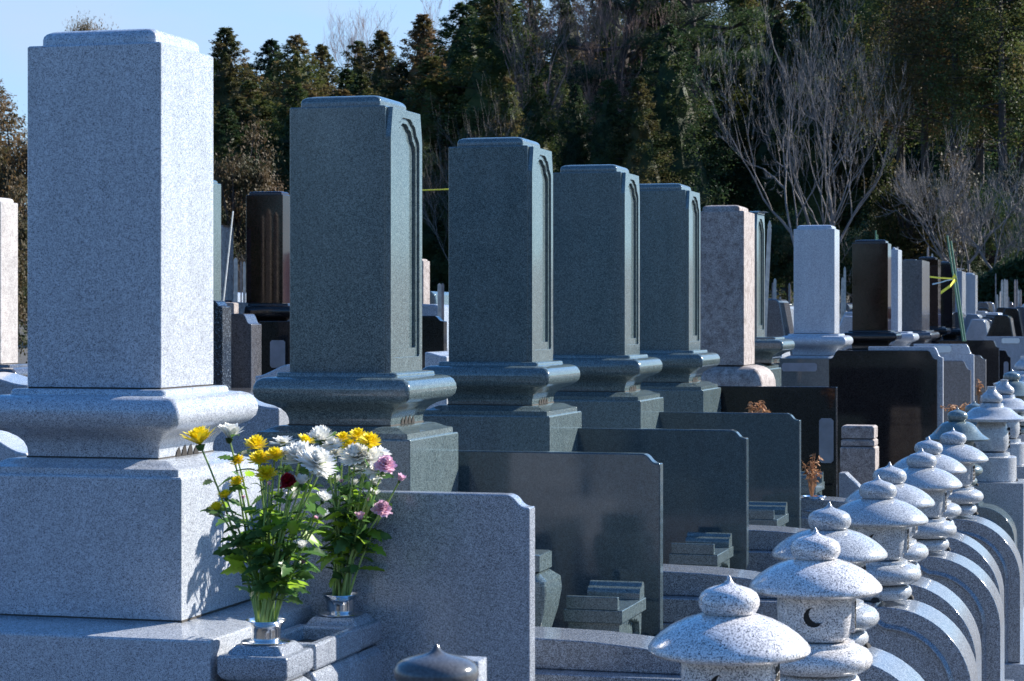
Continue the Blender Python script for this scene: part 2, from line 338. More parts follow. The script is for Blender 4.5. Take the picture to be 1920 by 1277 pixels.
def gravestone(x, y, m, label, group=None, style='plain', H=.75, hw=HW, hd=HW, sc=1.0, zb=ZC-.157, bowl=True, m2=None, dai_bottom=-.646, plinth=(.42, .48), cap=.034, panelm=None, low=None, frame_only=False):
    """x, y: centre; zb: world height of the shaft's foot; hw along the row, hd across"""
    t = empty('gravestone', (x, y, 0), 0, label, 'gravestone', group)
    m2 = m2 or m
    sb = shaft_mesh(hw, hd, H-cap-.0035, cap=cap, ins=.024*hw/HW)
    s = sb.build('shaft', m, t, (0, 0, zb+.0035)) if style != 'frame' else None
    if style == 'frame':
        hd2 = hd-.03; s = MB()
        s.loft([(hd-.008, hw, 0, .003), (hd-.008, hw, H-cap-.003, .003), (hd-.011, hw-.003, H-cap, .003), (hd-.032, hw-.024, H-cap+.001, .006), (hd-.032, hw-.024, H-cap*.58, .006), (hd-.0335, hw-.0255, H-cap*.38, .007), (hd-.037, hw-.03, H-cap*.22, .01), (hd-.044, hw-.038, H-cap*.09, .014), (hd-.054, hw-.05, H-cap*.02, .02), (hd-.066, hw-.066, H, .026)], -.008)
        s = s.build('shaft', m, t, (0, 0, zb))
        z1 = H-cap-.003; hwi = hw-.0003
        inner1 = cusp_loop(hwi, 0, z1, .026); inner2 = cusp_loop(hwi, 0, z1, .042)
        def outer(lp): # rectangle matched point by point
            o = []
            for yy, zz in lp:
                ny, nz = yy/(hwi-.01), (zz-z1/2)/(z1/2)
                if abs(nz) > .80: o.append((max(-hwi, min(hwi, yy*1.35)), z1 if nz > 0 else 0.0))
                else: o.append((hwi if yy > 0 else -hwi, zz))
            return o
        o1 = []
        for (yy, zz) in inner1:
            top = zz > z1/2
            if zz < z1*.5 and abs(yy) < hwi-.027 and zz < .06: o1.append((math.copysign(hwi, yy), 0))
            elif top and abs(yy) > hwi-.0305: o1.append((math.copysign(hwi, yy), zz))
            elif top: o1.append((math.copysign(min(abs(yy)*1.28, hwi), yy), z1))
            else: o1.append((math.copysign(hwi, yy), zz))
        xf = hd
        fb = MB(); fb.band(o1, inner1, xf-.0159, xf, 'x'); fb.build('carved_frame', m, s, bevel=.001, smooth=False)
        fb = MB(); fb.band(inner1, inner2, xf-.0158, xf-.007, 'x'); fb.build('inner_frame', m, s, smooth=False)
        # recess back is the core face at hd-.03
    if bowl:
        r = lambda i: .004 if i in (0, 1) else .012
        zoff = zb+.157
        bb = MB(); bb.loft([(a*sc+(hd-HW)*.4, a*sc+(hw-HW)*.9, zoff+(z+.157)*sc-.157, .004+max(0, (a-.15))*.13) for a, z in BOWL], seg=6)
        bb.build('moulded_base', m2, t)
        if sc > .7 and style != 'far': notches(t, (.150*sc+(hd-HW)*.4), 0, zoff+(-.308+.157)*sc-.157+.001, sc)
        db = MB(); zt = zoff+(-.308+.157)*sc-.157
        db.loft([(.23*sc+(hd-HW), .23*sc+(hw-HW), zoff+dai_bottom, .003)]+[(a*sc+(hd-HW), a*sc+(hw-HW), zoff+(z+.157)*sc-.157, .003) for a, z in DAI])
        db.build('pedestal', m2, t)
        jb = MB(); jb.box(-(hd-.002), hd-.002, -(hw-.002), hw-.002, zb-.0025, zb+.0035); jb.build('mortar_joint', M['joint'], t, smooth=False)
        q1 = .151*sc+(hd-HW)*.4; q2 = .151*sc+(hw-HW)*.9; jb = MB(); jb.box(-q1, q1, -q2, q2, zt-.0015, zt+.003); jb.build('mortar_joint', M['joint'], t, smooth=False)
        q1 = .2315*sc+(hd-HW); q2 = .2315*sc+(hw-HW); jb = MB(); jb.box(-q1, q1, -q2, q2, zoff+dai_bottom-.001, zoff+dai_bottom+.0035); jb.build('mortar_joint', M['joint'], t, smooth=False)
        zp = zoff+dai_bottom
    else:
        zp = zb
    pb = MB(); pb.loft([(plinth[0], plinth[1], zp-.30, .004), (plinth[0], plinth[1], zp-.022, .006), (plinth[0]-.004, plinth[1]-.004, zp-.016, .008), (plinth[0]-.01, plinth[1]-.01, zp-.0145, .01), (plinth[0]-.135, plinth[1]-.135, zp, .01)])
    pb.build('plinth', low or m2, t)
    if zp-.3 > .01:
        pb = MB(); pb.loft([(plinth[0]+.08, plinth[1]+.06, 0, .004), (plinth[0]+.08, plinth[1]+.06, zp-.306, .004)]); pb.build('foundation', M['gray'], t)
    return t

XF = -2.035
W0 = gravestone(XF-.158, 4.485+HW, M['white'], 'tall white speckled granite gravestone at the left front, behind the flowers', cap=.037, H=.789, hd=.160, dai_bottom=-.646, plinth=(.37, .37))
# front rows of the four matching green stones
gy = [6.01, 7.546, 9.012, 10.381]
gl = ['nearest and tallest-looking green gravestone, right behind the two flower bouquets', 'second green gravestone from the front, between the nearest one and the third',
      'third green gravestone from the front of the row', 'fourth green gravestone, the one beside the stained pinkish pillar']
for y, l in zip(gy, gl):
    gravestone(XF-.152+.012, y+HW, M['green'], l, 'green gravestones with carved front frames', 'frame', H=.787, hd=.152, cap=.034)

def pillar(left, corner, right, top, bot, xf, m, label, cap=None, bowl=True, m2=None, sc=None, plinth=None, group=None, style='far', daib=-.646, low=None):
    y = Yat(corner, xf); Zd = ZD(xf, y)
    H = (bot-top)*Zd/F
    x1 = Xat(left, y); hd = (xf-x1)/2
    y2 = Yat(right, xf); hw = max(.03, (y2-y)/2)
    hw = max(hw, .08) if right-corner > 3 else hd
    zb = Zat(bot, xf, y); k = (hd/HW+hw/HW)/2
    c = cap if cap is not None else .03*k
    t = gravestone(xf-hd, y+hw, m, label, group, style, H, hw, hd, 1.0 if sc is None else sc, zb, bowl, m2, daib, plinth or (hd+.28, hw+.28), c, low=low)
    return t, xf-hd, y+hw, zb, hd, hw
# weathered pinkish pillar on a domed foot
t, px_, py_, pz_, hd_, hw_ = pillar(1305, 1395, 1415, 383, 686, -2.03, M['old'], 'weathered pinkish stone pillar with dark stains on a domed foot', bowl=False, plinth=(.2, .2), cap=.035)
b = MB(); b.loft([(.235, .235, -.40, .01), (.24, .24, -.12, .01), (.238, .238, -.085, .02), (.228, .228, -.05, .02), (.21, .21, -.026, .02), (.185, .185, -.01, .02), (.15, .15, 0, .02)])
for ch in list(KIDS[t.name]):
    if ch.name.startswith('plinth') or ch.name.startswith('foundation'): ch.location.z -= .0
b.build('domed_foot', M['old'], t, (0, 0, pz_))
t_, *_ = pillar(1412, 1419, 1434, 395, 632, -2.12, M['green'], 'green framed gravestone just showing behind the stained pinkish pillar', style='frame')
pillar(1488, 1565, 1574, 421, 626, -2.03, M['white'], 'bluish white granite gravestone on a rounded base, right of the stained pillar')
pillar(1598, 1665, 1671, 449, 620, -2.03, M['brown'], 'glossy dark brown gravestone beside the bluish white one', m2=M['black'])
pillar(1667, 1684, 1691, 463, 622, -2.06, M['white'], 'narrow showing white gravestone right behind the glossy dark brown one')
pillar(1680, 1729, 1743, 485, 620, -2.03, M['dgray'], 'wide flat topped dark gray gravestone with a gray polished side', cap=.012)
pillar(1717, 1759, 1764, 481, 612, -2.03, M['brown'], 'dark gravestone with tape tied on, right of the wide flat topped one', m2=M['black'])
pillar(1754, 1786, 1791, 490, 615, -2.03, M['black'], 'black gravestone directly left of the leaning green poles', m2=M['black'])
pillar(1786, 1804, 1811, 503, 622, -2.0, M['gray'], 'slim gray gravestone behind the leaning green poles')
pillar(1802, 1829, 1833, 511, 620, -1.98, M['gray'], 'broad light gray gravestone, last upright one of the near row')
# row beyond, on the left
pillar(-70, 1, 32, 369, 683, -4.75, M['pale'], 'pale pinkish stone pillar cut by the left edge of the photo', m2=M['dgray'], cap=.02)
pillar(325, 392, 415, 335, 566, -5.0, M['green'], 'gray green stone seen right behind the tall white gravestone', m2=M['dgray'], sc=.6)
pillar(410, 416, 438, 422, 563, -5.3, M['old'], 'short brownish gray stone with a white pole leaning on it', bowl=False, cap=.008, plinth=(.1, .12))
pillar(461, 530, 547, 358, 569, -5.0, M['brown'], 'glossy dark brown gravestone left of the nearest green one', m2=M['black'])
pillar(760, 794, 800, 485, 582, -5.2, M['old'], 'thin brown stone showing between the two nearest green gravestones', bowl=False, plinth=(.1, .12))

# ------------------------------------------------------------------ partition slabs
SC = [(0, 0), (.12, .02), (.24, .08), (.36, .19), (.46, .34), (.56, .56), (.66, .76), (.78, .9), (.9, .975), (1, 1)]
def slab(xb, xf, y, ztop, m, label, th=.05, curve='s', zbot=.45, drop=.028, group=None, both=False):
    r = []
    n = 8; wdt = .05
    if curve == 's':
        for u, q in SC: r.append((xf-.008-wdt+wdt*u, ztop-drop*q))
        r.append((xf, ztop-drop))
    else: r = [(xf, ztop)]
    lft = [(xb, ztop)]
    if both: lft = [(xb, ztop-drop)]+[(xb+.008+wdt-wdt*u, ztop-drop*q) for u, q in reversed(SC)]
    poly = [(xb, zbot)]+lft+r+[(xf, zbot)]
    t = empty('partition_slab', ((xb+xf)/2, y, 0), 0, label, 'stone slab', group)
    o = MB().prism([(p[0]-(xb+xf)/2, p[1]) for p in poly], 0, th, 'y').build('panel', m, t, bevel=.004)
    if zbot > .05: MB().box(-(xf-xb)/2-.04, (xf-xb)/2+.02, -.03, th+.03, 0, zbot-.001).build('footing', M['gray'], t, bevel=.004)
    return t
G = 'partition slabs beside the row of gravestones'
slab(-1.925, -1.306, 4.85, ZC-.398, M['gray'], 'light gray granite slab with a curved corner, right behind the flower bouquets', .05)
for y, xf, l in ((6.44, -1.34, 'green slab in front of which the nearest offering table stands'), (7.86, -1.325, 'second green slab, above the second offering table'), (9.29, -1.345, 'third green slab with a curved corner, in front of the black slab')):
    t = slab(-1.985, xf, y, ZC-.400, M['greenp'], l, .045, group='green partition slabs')
    # raised inner edge along front and top
slab(-2.0, -1.385, 10.78, ZC-.336, M['black'], 'flat topped black slab holding a small gray plate', .05, None)
def plate(x0, x1, y, z0, z1, name, lab, m=M['plate']):
    c = .012
    p = [(x0+c, z0), (x1-c, z0), (x1, z0+c), (x1, z1-c), (x1-c, z1), (x0+c, z1), (x0, z1-c), (x0, z0+c)]
    cx = (x0+x1)/2
    o = MB().prism([(a-cx, zz) for a, zz in p], -.006, 0, 'y').build(name, m, None, (cx, y, 0), smooth=False); return tag(o, lab, 'plaque')
y = 10.78; plate(Xat(1536, y), Xat(1563, y), y-.0005, Zat(868, -1.45, y), Zat(784, -1.45, y), 'name_plate', 'small upright gray plate on the flat topped black slab')
y = 13.0; slab(Xat(1554, y), Xat(1757, y), y, Zat(657, -1.4, y), M['black'], 'large glossy black slab mirroring flowers, with a white granite slab behind', .04, both=True, drop=.05)
y = 13.06; slab(Xat(1628, y), Xat(1768, y), y, Zat(650, -1.3, y), M['white'], 'white granite slab framing the large glossy black one', .05, drop=.06)
y = 15.3; slab(Xat(1713, y), Xat(1826, y), y, Zat(645, -1.3, y), M['white'], 'white granite slab with a pale plate at its top', .05, drop=.07)
plate(Xat(1749, y), Xat(1784, y), y-.0005, Zat(661, -1.3, y), Zat(648, -1.3, y), 'name_plate', 'pale plate at the top of the far white slab', M['wht'])
y = 15.0; slab(Xat(1740, y), Xat(1820, y), y, Zat(676, -1.3, y), M['dgray'], 'dark gray slab in front of the far white slab', .05, drop=.06)
y = 17.0; slab(Xat(1770, y), Xat(1848, y), y, Zat(666, -1.3, y), M['dgray'], 'gray slab with stepped edges right of the far white slab', .09, drop=.03)
y = 19.0; slab(Xat(1760, y), Xat(1873, y), y, Zat(638, -1.3, y), M['black'], 'far black slab with flowers mirrored in it', .05, drop=.06)
y = 20.5; slab(Xat(1830, y), Xat(1895, y), y, Zat(657, -1.0, y), M['black'], 'small far black slab with a slim gray plate', .05, drop=.06)
plate(Xat(1882, y), Xat(1891, y), y-.0005, Zat(710, -1.0, y), Zat(678, -1.0, y), 'name_plate', 'slim gray plate on the small far black slab')
y = 22.5; slab(Xat(1845, y), Xat(1990, y), y, Zat(631, -.9, y), M['gray'], 'far pale slab with a plate cut by the right edge', .08, drop=.06)
plate(Xat(1878, y), Xat(1912, y), y-.0005, Zat(644, -1.0, y), Zat(634, -1.0, y), 'name_plate', 'white plate at the top of the far pale slab', M['wht'])
# second row slabs on the left
y = 11.6; slab(Xat(340, y), Xat(417, y), y, Zat(563, -4.9, y), M['navy'], 'speckled navy slab right behind the tall white gravestone', .13, drop=.035, zbot=.6)
y = 12.0; slab(Xat(428, y), Xat(471, y), y, Zat(588, -4.8, y), M['dgray'], 'dark gray slab with a pale curved edge, behind the navy one', .16, drop=.06, zbot=.6)
y = 12.55; slab(Xat(486, y), Xat(600, y), y, Zat(602, -4.8, y), M['black'], 'black slab with a gray plate, under the glossy brown gravestone', .06, curve=None, zbot=.6)
plate(Xat(507, y), Xat(535, y), y-.0005, Zat(690, -4.8, y), Zat(638, -4.8, y), 'name_plate', 'gray plate on the black slab left of the nearest green gravestone')
y = 11.0; slab(Xat(760, y), Xat(832, y), y, Zat(592, -3.9, y), M['black'], 'black slab with mirrored flowers between the two nearest green gravestones', .06, zbot=.6)
# inclined kerb stones glimpsed low behind the left row
def curb(left, right, y, py0, py1, m, label, th=.4):
    x0, x1 = Xat(left, y), Xat(right, y); z0 = Zat(py0, x0, y); z1 = Zat(py1, x1, y); cx = (x0+x1)/2
    n = 12; pts = []
    for i in range(n+1):
        u = i/n; pts.append((x0+(x1-x0)*u-cx, z0+(z1-z0)*(.5-.5*math.cos(math.pi*u))))
    o = MB().prism([(x0-cx, .0)]+pts+[(x1-cx, .0)], 0, th, 'y').build('kerb_wall', m, None, (cx, y, 0), bevel=.006)
    return tag(o, label, 'low wall')
curb(380, 523, 7.6, 735, 765, M['gray'], 'light granite wall with a sagging curved top, right of the tall white gravestone', .22)
curb(478, 545, 10.6, 705, 683, M['white'], 'white curved granite wall left of the nearest green gravestone', .3)
curb(-60, 50, 7.2, 800, 850, M['white'], 'white curved granite wall low at the left edge', .2)
curb(-50, 52, 8.2, 700, 722, M['gray'], 'gray granite wall under the pale pillar at the left edge', .25)
curb(796, 836, 8.9, 660, 668, M['white'], 'white granite wall between the two nearest green gravestones', .3)

# ------------------------------------------------------------------ offering tables, stands
def table_proto():
    t = empty('offering_table', (0, 0, 0))
    b = MB(); b.box(-.083, .083, -.155, .155, -.036, 0); b.build('tray', M['green'], t, bevel=.002)
    b = MB(); b.prism([(-.155, .0005), (-.128, .0005), (-.133, .020), (-.138, .036), (-.155, .036)], -.075, .07, 'x'); b.build('near_lip', M['green'], t, bevel=.002)
    pr = [(.09, .0005)]+[(.108+.016*math.cos(a), .016+.016*math.sin(a)) for a in [math.pi*(1-i/8) for i in range(5)]]+[(.135+.017*math.cos(a), .03+.017*math.sin(a)) for a in [math.pi*(1-i/8) for i in range(1, 9)]]+[(.154, .0005)]
    b = MB(); b.prism(pr, -.075, .078, 'x'); b.build('scroll_lip', M['green'], t)
    for s in (-1, 1):
        p = [(.14, -.036), (.143, -.06), (.138, -.09), (.128, -.125), (.112, -.125), (.118, -.095), (.112, -.07), (.1, -.058), (.09, -.062), (.08, -.05), (.066, -.055), (.052, -.046), (.036, -.05), (.02, -.043), (0, -.043), (0, -.036)]
        b = MB(); b.prism([(s*a, z) for a, z in p], -.072, .072, 'x'); b.build('leg', M['green'], t, smooth=False)
    b = MB(); b.box(-.07, .055, -.1, .1, -.125, -.0365); b.build('core', M['green'], t)
    return t
tp = table_proto()
tabs = [(-1.437, 6.155, ZC-.803, 'nearest green stone offering table, just left of the front lantern'), (-1.44, 7.62, ZC-.800, 'second green stone offering table, in front of the second green slab'),
        (-1.45, 8.98, ZC-.80, 'third green stone offering table, cut by the second green slab'), (-1.50, 10.45, ZC-.775, 'farthest green stone offering table, beside the dried flowers')]
for i, (x, y, z, l) in enumerate(tabs):
    o = tp if i == 0 else copy_tree(tp)
    o.location = (x, y, z); tag(o, l, 'offering table', 'green stone offering tables')
for (x, y, z, *_), l in zip(tabs, ('block under the nearest offering table', 'block under the second offering table', 'block under the third offering table', 'block under the farthest offering table')):
    tag(MB().loft([(.14, .25, 0, .004), (.14, .25, z-.1255, .004)], x, y).build('stone_block', M['green'], None), 'green stone '+l, 'stone block', 'blocks under the offering tables')
def flower_stand(x, y, zt, m, label, zb):
    t = empty('vase_stand', (x, y, 0), 0, label, 'vase stand')
    b = MB(); b.loft([(.05, .06, zb, .003), (.055, .065, zb+.03, .004), (.075, .085, zb+.10, .01), (.085, .095, zt-.10, .02), (.082, .09, zt-.07, .02), (.062, .07, zt-.055, .015), (.052, .058, zt-.047, .01)]); b.build('belly', m, t)
    b = MB(); b.loft([(.06, .066, zt-.046, .003), (.06, .066, zt-.004, .003), (.054, .06, zt, .004)]); b.build('collar', m, t)
    MB().loft([(.09, .12, 0, .003), (.09, .12, zb-.001, .003)]).build('foot', m, t)
flower_stand(-1.585, 5.83, ZC-.63, M['green'], 'urn shaped green stand peeking out right of the light gray slab', ZC-.885)

# ------------------------------------------------------------------ plot kerbs between the graves (run from the slabs to the path)
def plot_kerb(y, label, m=M['kerb']):
    t = empty('plot_kerb', (0, y, 0), 0, label, 'kerb', 'stepped granite kerbs between the plots')
    zt = ZC-.787
    top = [(-2.3, 0), (-1.45, 0), (-1.28, -.004), (-1.16, -.014), (-1.06, -.03), (-.98, -.036), (-.93, -.036)]
    poly = [(-2.3, -.075)]+[(x, z) for x, z in top]+[(-.93, -.075)]
    MB().prism([(x, zt+z) for x, z in poly], -.09, .11, 'y').build('upper_course', m, t, bevel=.003)
    MB().box(-2.3, -.93, -.16, .16, zt-.15, zt-.0755).build('middle_course', m, t, bevel=.003)
    MB().box(-2.3, -.93, -.18, .18, 0, zt-.151).build('lower_course', m, t, bevel=.003)
for y, l in ((5.42, 'stepped granite kerb right of the light gray slab, at the bottom'), (6.93, 'stepped granite kerb under the second offering table'), (8.35, 'stepped granite kerb under the third offering table'), (9.8, 'stepped granite kerb below the dried flowers')):
    plot_kerb(y, l)

# ------------------------------------------------------------------ front walls with rounded ends
def end_wall(y, th, zt, m, label, xf=-.43, step=.012, rad=.23, bead=True, group='rounded end walls carrying the lanterns', zoff=0, style='round'):
    t = empty('end_wall', (-.7, y, 0), 0, label, 'low wall', group)
    xc = xf-rad
    def prof(d):
        pts = [(-.93+d*1.0, zt-d), (xc-.03, zt-d), (xc-.028, zt-step-d)]
        if style == 'step':
            k = rad-d
            pts += [(xc+k*.30*math.sin(a), zt-step-rad*.3-d*0+k*.3*math.cos(a)-d*.7) for a in [math.pi/2*i/6 for i in range(7)]]
            pts += [(xc+rad*.34+(rad*.66-d)*math.sin(a), zt-step-rad+d*0+(rad*.66-d)*math.cos(a)) for a in [math.pi/2*i/8 for i in range(9)]]
        else:
            k = rad-d
            pts += [(xc+k*math.sin(a), zt-step-rad+k*math.cos(a)) for a in [math.pi/2*i/14 for i in range(15)]]
        pts += [(xf-d, .20)]
        return pts
    p = prof(0)+[(-.93, .20)]
    MB().prism([(x+.7, z) for x, z in p], -th/2, th/2, 'y').build('body', m, t, bevel=.003)
    if bead:
        q = prof(.045)[2:]; q[0] = (q[0][0]-.0, q[0][1]+.018)
        for i, (x, z) in enumerate(q): q[i] = (x+.7, z)
        lp = []
        for off, yy in ((0, 0), (.010, -.012), (.013, -.012), (.018, 0)):
            L_ = []
            for i, (x, z) in enumerate(q):
                x0, z0 = q[max(i-1, 0)]; x1, z1 = q[min(i+1, len(q)-1)]; dx, dz = x1-x0, z1-z0; L = math.hypot(dx, dz) or 1
                L_.append((x+dz/L*off, -th/2+yy+.0005, z-dx/L*off))
            lp.append(L_)
        nq = len(q); rb = MB(); rb.add([v for L_ in lp for v in L_], [(k*nq+i, k*nq+i+1, (k+1)*nq+i+1, (k+1)*nq+i) for k in range(3) for i in range(nq-1)])
        rb.build('carved_rim', m, t)
    MB().box(-.23, .7+xf+.035, -th/2-.03, th/2+.03, 0, .199).build('footing', M['gray'], t, bevel=.003)
    return t

# ------------------------------------------------------------------ lanterns
def lantern_proto(kind, m):
    t = empty('stone_lantern', (0, 0, 0)); S = 1.0
    if kind in ('round', 'wide', 'bell'):
        # base
        b = MB(); b.lathe([(.080, 0), (.086, .004), (.092, .014), (.093, .024), (.088, .034), (.078, .040), (.07, .042)]); b.build('foot', m, t)
        b = MB(); 
        for a in (0, 90, 180, 270):
            c, s = math.cos(R(a)), math.sin(R(a))
            b.loft([(.012, .02, .0005, .002), (.010, .014, .008, .004), (.006, .006, .0125, .004)], .0855*c, .0855*s)
        b.build('notch_shade_piece', M['dark'], t)  # dark solid bumps painted as the shade of foot notches
        b = MB(); b.lathe([(.074, .0425), (.098, .046), (.112, .055), (.118, .066), (.117, .078), (.108, .090), (.094, .097), (.082, .099), (.081, .107), (.076, .109)]); b.build('ring', m, t)
        # fire box, slightly waisted, with round window and carved front
        b = MB(); rr = [(.058, .1095), (.066, .114), (.072, .124), (.076, .145), (.078, .175), (.078, .205)]
        b.loft([(r, r, z, r*.72) for r, z in rr], seg=8); fb = b.build('fire_box', m, t)
        # crescent window on the near side: ring around a dark piece painted as shade
        b = MB(); n = 20; rc = .021; zc = .166; yb = -.0775
        ci = [(rc*math.cos(2*math.pi*i/n), zc+rc*math.sin(2*math.pi*i/n)) for i in range(n)]
        co = [(1.17*rc*math.cos(2*math.pi*i/n), zc+1.17*rc*math.sin(2*math.pi*i/n)) for i in range(n)]
        b.band(co, ci, yb-.003, yb+.02, 'y'); b.build('window_ring', m, fb, smooth=False)
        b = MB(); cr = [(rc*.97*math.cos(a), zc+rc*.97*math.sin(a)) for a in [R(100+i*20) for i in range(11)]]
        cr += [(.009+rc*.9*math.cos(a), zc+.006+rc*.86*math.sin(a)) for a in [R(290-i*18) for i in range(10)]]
        b.prism(cr, yb-.002, yb+.01, 'y'); b.build('crescent_shade_piece', M['dark'], fb, smooth=False)
        # carved front (+x): raised plate, its openings dark pieces painted as shade
        b = MB(); b.prism([(-.03, .13), (.03, .13), (.034, .16), (.03, .196), (-.03, .196), (-.034, .16)], .07, .0815, 'x'); b.build('front_plate', m, fb, smooth=False)
        b = MB()
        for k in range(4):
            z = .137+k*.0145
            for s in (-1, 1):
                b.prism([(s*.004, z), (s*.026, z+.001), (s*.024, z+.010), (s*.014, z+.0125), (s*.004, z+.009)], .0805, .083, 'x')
        b.build('lattice_shade_piece', M['dark'], fb, smooth=False)
        zc0 = .205
        if kind == 'bell':
            cap = [(.07, 0), (.135, .004), (.148, .008), (.150, .013), (.140, .019), (.120, .032), (.102, .050), (.088, .068), (.072, .082), (.055, .090), (.035, .094)]
        else:
            cap = [(.072, 0), (.118, .0015), (.130, .004), (.1365, .010), (.1370, .016), (.132, .024), (.118, .038), (.098, .052), (.076, .063), (.052, .071), (.03, .074)]
        b = MB(); b.lathe([(r, z+zc0) for r, z in cap], n=56); b.build('cap', m, t)
        zf = zc0+cap[-1][1]-.004
        fin = [(.030, 0), (.038, .001), (.047, .008), (.0515, .018), (.0515, .028), (.047, .038), (.038, .0445), (.027, .0485), (.016, .0515), (.009, .055), (.005, .060), (.0028, .0655), (.0008, .068)]
        if kind == 'bell': fin = [(r*.94, z*1.0+.002) for r, z in fin]
        b = MB(); b.lathe([(r, z+zf) for r, z in fin], n=36); b.build('finial', m, t)
    elif kind == 'tall':
        b = MB(); b.lathe([(.115, 0), (.118, .004), (.118, .115), (.112, .12), (.088, .121), (.086, .138)], n=40); b.build('drum_base', m, t)
        b = MB(); b.loft([(.012, .02, .0005, .002), (.010, .014, .010, .004), (.006, .006, .016, .004)], .112, 0); b.build('notch_shade_piece', M['dark'], t)  # dark bump painted as the shade of a notch
        b = MB(); b.lathe([(.06, .1385), (.075, .148), (.082, .17), (.084, .2), (.08, .24), (.07, .275), (.066, .285)], n=32); fb = b.build('fire_box', m, t)
        b = MB()
        for k in range(5):
            z = .16+k*.021
            b.prism([(-.02, z), (.02, z+.004), (.01, z+.014), (-.012, z+.012)], .07, .0875, 'x')
        b.build('front_shade_piece', M['dark'], fb, smooth=False)  # solid dark pieces painted as shade in the carving
        cap = [(.07, .285), (.15, .288), (.166, .292), (.168, .303), (.15, .309), (.125, .32), (.105, .338), (.088, .352), (.06, .358), (.056, .366), (.054, .376)]
        b = MB(); b.lathe(cap, n=56); b.build('cap', m, t)
        b = MB(); b.lathe([(.04, .377), (.05, .384), (.054, .396), (.05, .410), (.036, .423), (.024, .434), (.02, .448), (.022, .456), (.018, .457)], n=32); b.build('finial', m, t)
    return t
lp = {'pink': lantern_proto('wide', M['pink']), 'gray': lantern_proto('round', M['lant']), 'green': lantern_proto('bell', M['lgreen']), 'tall': lantern_proto('tall', M['lant']), 'dark': lantern_proto('round', M['bronze'])}
used = set()
def lantern(kind, px, py_brim, label, dz=.57, sc=1.0):
    Zd = F*dz/(py_brim-HY); Xc = (px-960)/F*Zd
    x = Xc*CS-Zd*SN; y = Xc*SN+Zd*CS
    zbrim = .213 if kind != 'tall' else .295
    z = ZC-dz-zbrim*sc
    o = lp[kind] if kind not in used else copy_tree(lp[kind]); used.add(kind)
    o.location = (x, y, z); o.scale = (sc, sc, sc); o.rotation_euler = (0, 0, R(random.uniform(-6, 6))); o.scale = (sc*random.uniform(.985, 1.015), sc*random.uniform(.985, 1.015), sc)
    tag(o, label, 'stone lantern', 'small stone lanterns lined up along the path'); return x, y, z
LN = [('pink', 1367, 1222, 'largest looking speckled stone lantern at the bottom, in front of all others'),
      ('pink', 1529, 1106, 'speckled lantern with a crescent window, second from the front'),
      ('gray', 1555, 1043, 'gray lantern right behind the crescent windowed one, third from the front'),
      ('gray', 1646, 978, 'fourth gray lantern from the front, its whole ring and foot in view'),
      ('gray', 1668, 946, 'fifth lantern from the front, its cap half hidden by the fourth'),
      ('gray', 1728, 912, 'sixth lantern from the front of the line'),
      ('gray', 1741, 884, 'seventh lantern from the front, half hidden by the sixth'),
      ('gray', 1787, 863, 'last gray dome capped lantern, right before the green ones'),
      ('green', 1795, 824, 'nearer green lantern with a flared bell cap'),
      ('green', 1827, 808, 'farther green lantern with a flared bell cap')]
lpos = [lantern(*a) for a in LN]
wl = ['end wall under the front most lantern', 'end wall under the crescent windowed lantern', 'end wall under the third lantern', 'end wall under the fourth lantern', 'end wall under the fifth lantern', 'end wall under the sixth lantern',
      'end wall under the seventh lantern', 'end wall under the last gray dome capped lantern', 'green stepped end wall under the nearer green lantern', 'green stepped end wall under the farther green lantern']
for i, ((x, y, z), l) in enumerate(zip(lpos, wl)):
    gr = i >= 8
    w_ = end_wall(y+.02, .24, z-.0005, M['green'] if gr else M['kerb'], l if gr else 'gray granite '+l, xf=x+.265, style='step' if gr else 'round')
x, y, z = lantern('tall', 1859, 787, 'white lantern with a bottle shaped top, nearer of two', .50, 1.0)
tag(MB().loft([(.16, .16, 0, .004), (.16, .16, z-.0005, .004)], x, y).build('lantern_block', M['gray'], None), 'gray block under the nearer bottle topped lantern', 'stone block')
x, y, z = lantern('tall', 1883, 768, 'white lantern with a bottle shaped top, farther of two', .50, 1.0)
tag(MB().loft([(.16, .16, 0, .004), (.16, .16, z-.0005, .004)], x, y).build('lantern_block', M['gray'], None), 'gray block under the farther bottle topped lantern', 'stone block')
x, y, z = lantern('green', 1897, 742, 'distant pale green lantern at the right edge behind the bottle topped ones', .45, 1.0)
tag(MB().loft([(.16, .16, 0, .004), (.16, .16, z-.0005, .004)], x, y).build('lantern_block', M['gray'], None), 'gray block under the distant pale green lantern', 'stone block')
x, y, z = lantern('tall', 1920, 722, 'far white lantern with a wide roof cut by the right edge', .42, 1.1)
tag(MB().loft([(.16, .16, 0, .004), (.16, .16, z-.0005, .004)], x, y).build('lantern_block', M['gray'], None), 'gray block under the far wide roofed lantern', 'stone block')
# the dark lantern whose finial shows at the bottom
x = -.70; y = Yat(818, x); o = lp['dark']; o.location = (x, y, ZC-.368-.300*.68); o.scale = (.86, .86, .68)
tag(o, 'dark polished lantern with only its pointed onion top showing at the bottom', 'stone lantern')
end_wall(y+.02, .22, ZC-.368-.300*.68-.0005, M['dgray'], 'dark wall under the dark polished lantern', group=None, bead=False)
xq = (Xat(885, 2.75)+Xat(898, 2.75))/2
tag(MB().loft([(.02, .02, .0, .003), (.02, .02, Zat(1240, xq, 2.75), .003)], xq-.016, 2.77).build('stone_post', M['white'], None), 'small pale stone post just right of the dark pointed onion top', 'stone post')
# long kerb under the end walls
tag(MB().box(-.9, -.30, 1.2, 16, .0205, .12).build('path_kerb', M['gray'], None, bevel=.006), 'long granite kerb between the end walls and the path', 'kerb')

